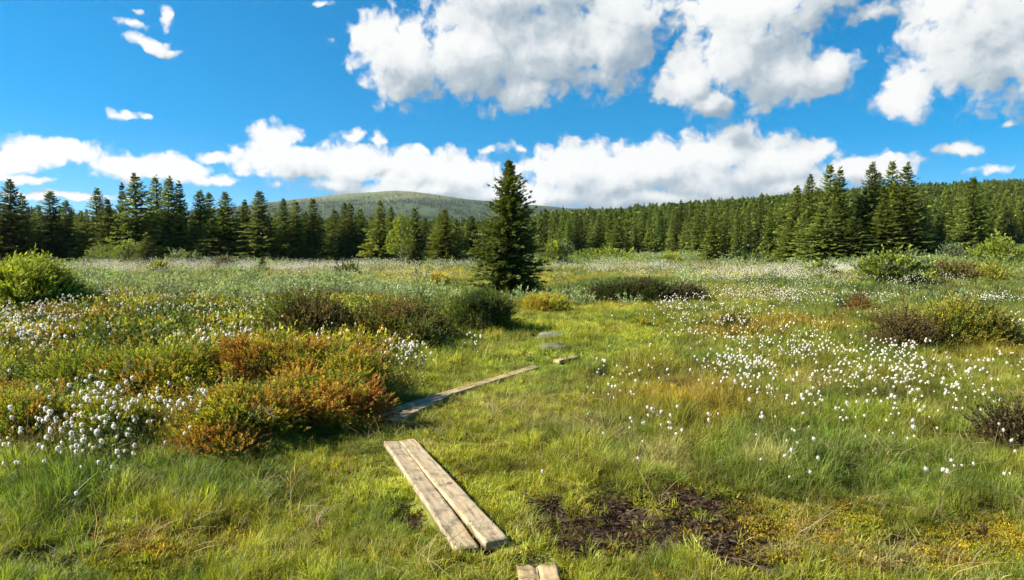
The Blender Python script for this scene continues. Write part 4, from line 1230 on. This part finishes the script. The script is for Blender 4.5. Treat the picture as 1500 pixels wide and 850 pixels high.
nm_t = {(1213, 240): 'broad tall dark spruce left of the gap in the tall right group', (1232, 243): 'slim pointed dark spruce at the gap in the tall right group', (1305, 234): 'tallest dark spruce of the right group', (1327, 238): 'wide dark spruce closing the tall group on its right',
        (1168, 271): 'shorter dark spruce closing the tall group on its left', (1425, 258): 'full spruce standing alone right of the tall dark group'}
for (px, top, dep, sh, w) in [(1168, 271, 70, 4, 44), (1187, 255, 72, 1, 40), (1213, 240, 69, 4, 50), (1234, 243, 68, 5, 34), (1205, 300, 64, 2, 60), (1250, 318, 63, 2, 56), (1273, 237, 69, 1, 44), (1282, 250, 71, 3, 36), (1305, 234, 68, 4, 46), (1327, 238, 67, 0, 62), (1345, 300, 68, 2, 50),
        (1375, 318, 71, 2, 44), (1160, 320, 68, 0, 40), (1225, 290, 66, 0, 48), (1295, 290, 65, 0, 56), (1258, 285, 70, 4, 50), (1290, 262, 70, 0, 44), (1317, 262, 69, 4, 44), (1200, 275, 71, 0, 40), (1240, 300, 66, 4, 50), (1330, 310, 65, 2, 56), (1180, 310, 67, 2, 50), (1222, 262, 71, 1, 36)]:
    spruce_px(px, top, dep, sh, nm_t.get((px, top), 'dark spruce inside the tall close group before the right forest'), GT, wpx=w)
spruce_px(1425, 258, 78, 4, nm_t[(1425, 258)], GT, wpx=50)
spruce_px(1046, 316, 70, 0, 'light green spruce at the front of the right forest left of the dark group', GRr, M_SPRUCE_Y, 34)
spruce_px(818, 338, 80, 2, 'small dark spruce right behind the lone spruce', GRr, wpx=32)
spruce_px(905, 318, 82, 0, 'leading spruce at the front of the right forest beyond the willow thicket', GRr, wpx=34)

# birch
def birch():
    r = np.random.default_rng(8)
    d = 62
    x = ray(588, 340)[0] * d
    z = float(H(np.array([x]), np.array([d]))[0])
    h = topz(318, d) - z
    e = empty('birch', (x, d, z))
    tag(e, 'light green birch with an open crown between the two yellow green spruces', 'birch tree')
    parts = []
    tp = TPL_WIL_F
    tb = [trunk(h * .85, .05, r)]
    for i in range(34):
        t = r.uniform(.3, 1)
        a = r.uniform(0, 6.28)
        L = h * .26 * math.sin(math.pi * min(.95, .2 + .75 * t)) * r.uniform(.5, 1)
        c0 = np.array([math.cos(a) * L, math.sin(a) * L, h * (t * .92 + .05)])
        n = 16
        pos = c0 + r.normal(size=(n, 3)) * .22
        parts.append(place(tp[i % 3], frames(nrm(r.normal(size=(n, 3)) + [0, 0, .2] + c0 * [.5, .5, 0]), r=r), pos, r.uniform(.6, 1.1, n), np.array(cLG) * r.uniform(.8, 1.2, (n, 1))))
        tb.append(tube(np.array([[0, 0, c0[2] - .35 * L - .1], c0 * [.5, .5, 1] - [0, 0, .12 * L], c0]), [.02, .013, .006], 5))
    v, q, c = merge(parts)
    obj('crown', mesh_from('crown', v, q, c), M_LEAF, e)
    v, q, c = merge(tb)
    obj('trunk', mesh_from('trunk', v, q, smooth=True), M_BIRCH, e)
birch()

# ------------------------------------------------------------------ the forest
def forest():
    r = np.random.default_rng(77)
    n = 50000
    y = np.sqrt(r.uniform(76 ** 2, 640 ** 2, n))
    u = r.uniform(-1.2, 1.2, n)
    # poisson-like thinning on a grid
    x = u * y
    cell = np.where(y < 200, 2.6, 4.4)
    key = np.floor(x / cell).astype(int) * 100003 + np.floor(y / cell).astype(int) + np.where(y < 200, 0, 7000000)
    _, first = np.unique(key, return_index=True)
    x, y, u = x[first], y[first], u[first]
    px, _ = pix(x, y, 0 * x)
    front = np.interp(px, [-200, 100, 480, 700, 780, 830, 900, 1000, 1130, 1180, 1340, 1380, 1480, 1700], [74, 76, 78, 84, 96, 92, 90, 84, 76, 76, 84, 92, 112, 112])
    keep = (y > front + 4 * (fbm(px / 30, px * 0, 3, 2) - .5) * 2) & (fbm(x / 25, y / 25, 17, 2) > .18)
    x, y, u, px = x[keep], y[keep], u[keep], px[keep]
    z = H(x, y)
    h = r.uniform(4.8, 8.4, len(x)) * (.80 + .4 * fbm(x / 15, y / 15, 44, 2))
    # the skyline of the photograph holds down the trees behind the left treeline
    cap = np.interp(px, [-200, 0, 60, 120, 180, 300, 400, 480, 700, 800, 900, 1000, 1100, 1200, 1340, 1420, 1500, 1700], [300, 296, 303, 306, 300, 300, 306, 310, 322, 305, 300, 293, 286, 276, 266, 262, 261, 258])
    lim = np.array([topz(c_, d_) for c_, d_ in zip(cap, y)]) - z
    h = np.minimum(h, np.maximum(lim * r.uniform(.80, 1.03, len(x)), 2.5))
    # visible ones, front to back
    order = np.argsort(y)
    sky = np.full(1700, 1000.0)
    seen = []
    for i in order:
        if not (-60 < px[i] < 1560): continue
        tp_ = pix(x[i], y[i], z[i] + h[i])[1]
        wv = max(1, int(.12 * h[i] / y[i] * FOC))
        a = int(px[i]) + 90
        seg = sky[max(0, a - wv):a + wv]
        vis = np.clip(np.mean(seg) - tp_, 0, 60)
        seen.append((vis * wv, i))
        sky[max(0, a - wv // 2):a + wv // 2] = np.minimum(sky[max(0, a - wv // 2):a + wv // 2], tp_ + 4)
    seen.sort(reverse=True)
    top = set(i for _, i in seen[:228])
    for i in sorted(top):
        right = px[i] > 745
        if right:
            lb, g_ = ('sunlit spruce of the forest slope between the lone spruce and the tall dark group', GRr) if px[i] < 1200 else ('sunlit spruce of the forest slope behind and right of the tall dark group', GRr)
        else:
            lb, g_ = 'dark spruce filling in behind the front of the left treeline', GF
        spruce(x[i], y[i], h[i] + .1, int(r.integers(0, 8)), lb, g_, M_FOREST if right else M_SPRUCE, r.uniform(.9, 1.15))
    rest = np.array([i for i in order if i not in top])
    pr = []
    for k in range(5):
        rr_ = np.random.default_rng(300 + k)
        v, q, c = conifer(rr_, 1.0, [.21, .18, .23, .16, .19][k], 20, 10, .05, .14, [cone, colm, cone, colm, cone][k], (1, 1, 1), low=.02, droop=.3, ragged=.3, pairs=3, w=.26, gaps=.05)
        pr.append(obj('forest_spruce_%d' % k, mesh_from('forest_spruce', v, q, c), M_FOREST, link=False))
    m = len(rest)
    o = scatter('forest', np.stack([x[rest], y[rest], z[rest] - .1], -1), np.stack([0 * x[rest], 0 * x[rest], r.uniform(0, 6.28, m)], -1), h[rest], r.integers(0, 5, m), np.ones((m, 3)), pr)
    tag(o, 'spruce forest receding behind the nearer trees', 'forest', kind='stuff')
    # hillside woods
    n = 30000
    y2 = np.sqrt(r.uniform(700 ** 2, 2500 ** 2, n)); u2 = r.uniform(-.85, .85, n); x2 = u2 * y2
    z2 = hill_z(x2, y2)
    dens = 1 - sstep(.058, .078, z2 / y2 + (fbm(x2 / 200, y2 / 200, 77, 4) - .5) * .02)
    k2 = r.uniform(size=n) < np.maximum(dens, .14) * (.35 + .65 * sstep(.35, .55, fbm(x2 / 70, y2 / 70, 88, 3)))
    x2, y2, z2 = x2[k2], y2[k2], z2[k2]
    pr = []
    for k in range(3):
        rr_ = np.random.default_rng(400 + k)
        v, q, c = conifer(rr_, 1.0, .22, 8, 6, .12, .22, cone, (1, 1, 1), low=.02, droop=.3, pairs=2, w=.3)
        pr.append(obj('hillside_tree_%d' % k, mesh_from('hillside_tree', v, q, c), M_FAR, link=False))
    m = len(x2)
    o = scatter('hillside_woods', np.stack([x2, y2, z2 - .3], -1), np.stack([0 * x2, 0 * x2, r.uniform(0, 6.28, m)], -1), r.uniform(4.5, 8.5, m), r.integers(0, 3, m), np.ones((m, 3)), pr)
    tag(o, 'far woods speckling the lower flank of the hill', 'woods', kind='stuff')
    print('forest', len(rest), m)
forest()

# ------------------------------------------------------------------ sun and sky
SUN_AZ, SUN_EL = -92.0, 34.0
sv = Vector((math.sin(R(SUN_AZ)) * math.cos(R(SUN_EL)), math.cos(R(SUN_AZ)) * math.cos(R(SUN_EL)), math.sin(R(SUN_EL))))
sun = bpy.data.lights.new('sun', 'SUN')
sun.energy, sun.angle, sun.color = 5.0, R(0.53), (1.0, 0.92, 0.76)
suno = bpy.data.objects.new('sun', sun)
COL.objects.link(suno)
suno.rotation_euler = sv.to_track_quat('Z', 'Y').to_euler()

CLOUDS = [
    # big cloud, upper middle
    (600, 85, 85, 70), (700, 70, 130, 85), (800, 65, 150, 85), (880, 60, 92, 78), (760, -20, 150, 85), (915, 20, 66, 60), (770, 135, 60, 32), (550, 55, 40, 32),
    # cloud right of it
    (1085, 75, 94, 80), (1010, 115, 58, 50), (1150, 110, 95, 62), (1105, 15, 120, 60), (1190, -28, 100, 48), (1040, 152, 45, 22), (1215, 100, 40, 40),
    # cloud at the right edge
    (1432, 55, 118, 95), (1330, 140, 55, 42), (1480, 95, 130, 66), (1388, 5, 72, 55), (1590, 50, 130, 110),
    # low bank right of the lone spruce
    (825, 255, 95, 52), (890, 258, 125, 54), (960, 245, 115, 48), (1050, 225, 95, 40), (1130, 242, 90, 44), (1190, 226, 55, 24), (1050, 270, 150, 42), (1265, 250, 80, 24), (960, 292, 210, 26), (800, 285, 110, 28), (1160, 275, 120, 24, .7),
    # low bank left of it
    (405, 213, 40, 33), (440, 238, 100, 32), (520, 245, 115, 36), (600, 250, 110, 40), (680, 262, 85, 36), (620, 278, 150, 24), (735, 280, 70, 26), (490, 268, 120, 20, .6),
    # left band
    (90, 222, 95, 19), (25, 236, 55, 17), (190, 245, 64, 22), (250, 244, 68, 25), (312, 234, 38, 10), (100, 288, 120, 9, .8), (300, 262, 90, 12, .4), (40, 262, 70, 9, .4),
    # wisps
    (188, 38, 44, 16, .35), (212, 62, 52, 15, .45), (243, 26, 15, 34, .35), (196, 18, 30, 12, .3), (238, 74, 36, 10, .5), (178, 168, 36, 14, .3), (213, 171, 18, 10, .3), (520, 197, 20, 15, .4), (553, 204, 34, 20, .2), (715, 222, 26, 18, .2), (762, 218, 26, 14, .2),
    (1412, 219, 48, 15, .4), (1455, 248, 80, 15, .2), (60, 264, 36, 12, .2), (510, 278, 40, 8, .3), (1270, 20, 70, 30, .1), (470, 5, 24, 12, .2), (1480, 180, 30, 14, .1),
]

def build_world():
    w = bpy.data.worlds.new('World')
    SC.world = w
    w.use_nodes = True
    nt = w.node_tree
    nt.nodes.clear()
    N = lambda t, **k: mknode(nt, t, **k)
    sky = N('ShaderNodeTexSky', sky_type='NISHITA', sun_disc=False, sun_elevation=R(SUN_EL), sun_rotation=R(SUN_AZ % 360), altitude=600, air_density=1.0, dust_density=0.3, ozone_density=3.0)
    # the air of the place is very clear: the horizon's pale band sits low
    tc0 = N('ShaderNodeTexCoord')
    lf = N('ShaderNodeVectorMath', operation='ADD', ins={0: tc0.outputs['Generated'], 1: (0, 0, .10)})
    lf = N('ShaderNodeVectorMath', operation='NORMALIZE', ins={0: lf.outputs[0]})
    nt.links.new(lf.outputs[0], sky.inputs['Vector'])
    skc = N('ShaderNodeHueSaturation', ins={'Color': sky.outputs[0], 'Saturation': 1.55, 'Value': 0.95, 'Hue': 0.489})
    # direction to azimuth and elevation
    tc = N('ShaderNodeTexCoord')
    sx = N('ShaderNodeSeparateXYZ', ins={0: tc.outputs['Generated']})
    az = N('ShaderNodeMath', operation='ARCTAN2', ins={0: sx.outputs[0], 1: sx.outputs[1]})
    el = N('ShaderNodeMath', operation='ARCSINE', ins={0: sx.outputs[2]})
    ae = N('ShaderNodeCombineXYZ', ins={0: az.outputs[0], 1: el.outputs[0], 2: 0.0})

    # node group: cloud thickness at an (azimuth, elevation)
    ng = bpy.data.node_groups.new('cloud_thickness', 'ShaderNodeTree')
    ng.interface.new_socket('P', in_out='INPUT', socket_type='NodeSocketVector')
    ng.interface.new_socket('T', in_out='OUTPUT', socket_type='NodeSocketFloat')
    ng.interface.new_socket('M', in_out='OUTPUT', socket_type='NodeSocketFloat')
    G = lambda t, **k: mknode(ng, t, **k)
    gi, go = G('NodeGroupInput'), G('NodeGroupOutput')
    wn = G('ShaderNodeTexNoise', noise_dimensions='2D', ins={'Vector': gi.outputs[0], 'Scale': 26.0, 'Detail': 3.0, 'Roughness': 0.55})
    wc = G('ShaderNodeVectorMath', operation='SUBTRACT', ins={0: wn.outputs['Color'], 1: (.5, .5, .5)})
    pw = G('ShaderNodeVectorMath', operation='MULTIPLY_ADD', ins={0: wc.outputs[0], 1: (.026, .020, 0), 2: gi.outputs[0]})
    cur = None
    for e in CLOUDS:
        cx, cy, rx, ry = e[:4]
        wt = e[4] if len(e) > 4 else 1.0
        a0, b0 = ray(cx, cy)
        A, E = math.atan2(a0, 1), math.atan2(b0, math.hypot(a0, 1))
        a1, b1 = ray(cx + rx, cy); Ax = abs(math.atan2(a1, 1) - A)
        a1, b1 = ray(cx, cy - ry); Ey = abs(math.atan2(b1, math.hypot(a1, 1)) - E)
        v = G('ShaderNodeVectorMath', operation='MULTIPLY_ADD', ins={0: pw.outputs[0], 1: (1 / Ax, 1 / Ey, 0), 2: (-A / Ax, -E / Ey, 0)})
        ln = G('ShaderNodeVectorMath', operation='LENGTH', ins={0: v.outputs[0]})
        if wt != 1.0:
            ln = G('ShaderNodeMath', operation='ADD', ins={0: ln.outputs['Value'], 1: (1 - wt) * .62})
        o = ln.outputs['Value'] if wt == 1.0 else ln.outputs[0]
        if cur is None: cur = o
        else:
            cur = G('ShaderNodeMath', operation='SMOOTH_MIN', ins={0: cur, 1: o, 2: 0.16}).outputs[0]
    M = G('ShaderNodeMath', operation='SUBTRACT', ins={0: 1.0, 1: cur})
    f1 = G('ShaderNodeTexNoise', noise_dimensions='2D', ins={'Vector': pw.outputs[0], 'Scale': 15.0, 'Detail': 8.0, 'Roughness': 0.52, 'Distortion': 0.0})
    vo = G('ShaderNodeTexVoronoi', voronoi_dimensions='2D', feature='SMOOTH_F1', ins={'Vector': pw.outputs[0], 'Scale': 34.0, 'Detail': 2.0, 'Roughness': 0.55, 'Smoothness': 0.6})
    a = G('ShaderNodeMath', operation='MULTIPLY_ADD', ins={0: f1.outputs[0], 1: 1.05, 2: -0.52})
    b = G('ShaderNodeMath', operation='MULTIPLY_ADD', ins={0: vo.outputs['Distance'], 1: -0.55, 2: 0.22})
    s = G('ShaderNodeMath', operation='ADD', ins={0: a.outputs[0], 1: b.outputs[0]})
    mc = G('ShaderNodeMath', operation='MINIMUM', ins={0: M.outputs[0], 1: 0.75})
    f2 = G('ShaderNodeTexNoise', noise_dimensions='2D', ins={'Vector': pw.outputs[0], 'Scale': 62.0, 'Detail': 5.0, 'Roughness': 0.6})
    s = G('ShaderNodeMath', operation='MULTIPLY_ADD', ins={0: f2.outputs[0], 1: .42, 2: s.outputs[0]})
    s = G('ShaderNodeMath', operation='SUBTRACT', ins={0: s.outputs[0], 1: .21})
    t = G('ShaderNodeMath', operation='ADD', ins={0: mc.outputs[0], 1: s.outputs[0]})
    ng.links.new(t.outputs[0], go.inputs['T'])
    ng.links.new(M.outputs[0], go.inputs['M'])

    def thick(dx, dy):
        p = ae.outputs[0] if dx == 0 == dy else N('ShaderNodeVectorMath', operation='ADD', ins={0: ae.outputs[0], 1: (dx, dy, 0)}).outputs[0]
        g = nt.nodes.new('ShaderNodeGroup')
        g.node_tree = ng
        nt.links.new(p, g.inputs[0])
        return g
    t0, t1, t2 = thick(0, 0), thick(-.012, .012), thick(-.035, .050)
    alpha = N('ShaderNodeMapRange', interpolation_type='SMOOTHSTEP', ins={0: t0.outputs[0], 1: -.32, 2: .16})
    # light side and shade: how much cloud lies towards the sun
    d1 = N('ShaderNodeMath', operation='SUBTRACT', ins={0: t0.outputs[0], 1: t1.outputs[0]})
    d2 = N('ShaderNodeMath', operation='SUBTRACT', ins={0: t0.outputs[1], 1: t2.outputs[1]})
    l1 = N('ShaderNodeMath', operation='MULTIPLY_ADD', ins={0: d1.outputs[0], 1: .52, 2: .31})
    l2 = N('ShaderNodeMath', operation='MULTIPLY_ADD', ins={0: d2.outputs[0], 1: .66, 2: l1.outputs[0]}, use_clamp=False)
    # thick cores are greyer than thin rims
    core = N('ShaderNodeMapRange', ins={0: t0.outputs[0], 1: .0, 2: 1.0, 3: 0.26, 4: -.12})
    lt = N('ShaderNodeMath', operation='ADD', ins={0: l2.outputs[0], 1: core.outputs[0]}, use_clamp=True)
    cr = N('ShaderNodeValToRGB', ins={0: lt.outputs[0]})
    rp = cr.color_ramp
    rp.elements[0].position, rp.elements[0].color = 0.0, (.30, .40, .50, 1)
    rp.elements[1].position, rp.elements[1].color = 1.0, (.97, .98, .97, 1)
    for p_, c_ in ((.35, (.50, .58, .64, 1)), (.65, (.80, .84, .86, 1))):
        k = rp.elements.new(p_); k.color = c_
    cb = N('ShaderNodeVectorMath', operation='SCALE', ins={0: cr.outputs[0], 'Scale': CLOUD_GAIN})
    mx = N('ShaderNodeMix', data_type='RGBA', ins={0: alpha.outputs[0], 6: skc.outputs[0], 7: cb.outputs[0]})
    bg = N('ShaderNodeBackground', ins={'Color': mx.outputs[2], 'Strength': SKY_STRENGTH})
    out = N('ShaderNodeOutputWorld')
    nt.links.new(bg.outputs[0], out.inputs[0])
    w.cycles.sampling_method = 'MANUAL'
    w.cycles.sample_map_resolution = 512
SKY_STRENGTH = 0.058
EXPOSURE = 1.65
CLOUD_GAIN = 1.0 / SKY_STRENGTH / 2 ** EXPOSURE
build_world()

def build_haze():
    x, y0, y1, z0, z1 = 5200, -4300, 4600, -12.0, 260.0
    v = [(-x, y0, z0), (x, y0, z0), (x, y1, z0), (-x, y1, z0), (-x, y0, z1), (x, y0, z1), (x, y1, z1), (-x, y1, z1)]
    q = [(3, 2, 1, 0), (4, 5, 6, 7), (0, 1, 5, 4), (1, 2, 6, 5), (2, 3, 7, 6), (3, 0, 4, 7)]
    m, nt, N = newmat('haze')
    p = N('ShaderNodeVolumePrincipled', ins={'Color': (.82, .90, 1.0, 1), 'Density': HAZE, 'Anisotropy': .2})
    o = N('ShaderNodeOutputMaterial')
    nt.links.new(p.outputs[0], o.inputs['Volume'])
    tag(obj('haze', mesh_from('haze', v, q), m), 'thin summer haze between the bog and the hill', 'haze', kind='stuff')
HAZE = 0.00004
build_haze()

# ------------------------------------------------------------------ render settings
SC.view_settings.view_transform = 'Standard'
SC.view_settings.look = 'None'
SC.view_settings.exposure = EXPOSURE
SC.view_settings.gamma = 1.0
SC.view_settings.use_curve_mapping = False
SC.render.engine = 'CYCLES'
cy = SC.cycles
cy.max_bounces, cy.diffuse_bounces, cy.glossy_bounces, cy.transmission_bounces, cy.transparent_max_bounces = 6, 3, 2, 4, 8
cy.use_denoising = True
cy.denoiser = 'OPENIMAGEDENOISE'
cy.denoising_input_passes = 'RGB_ALBEDO_NORMAL'
cy.denoising_prefilter = 'FAST'
cy.volume_bounces = 0
cy.caustics_reflective = cy.caustics_refractive = False
cy.sample_clamp_indirect = 4.0
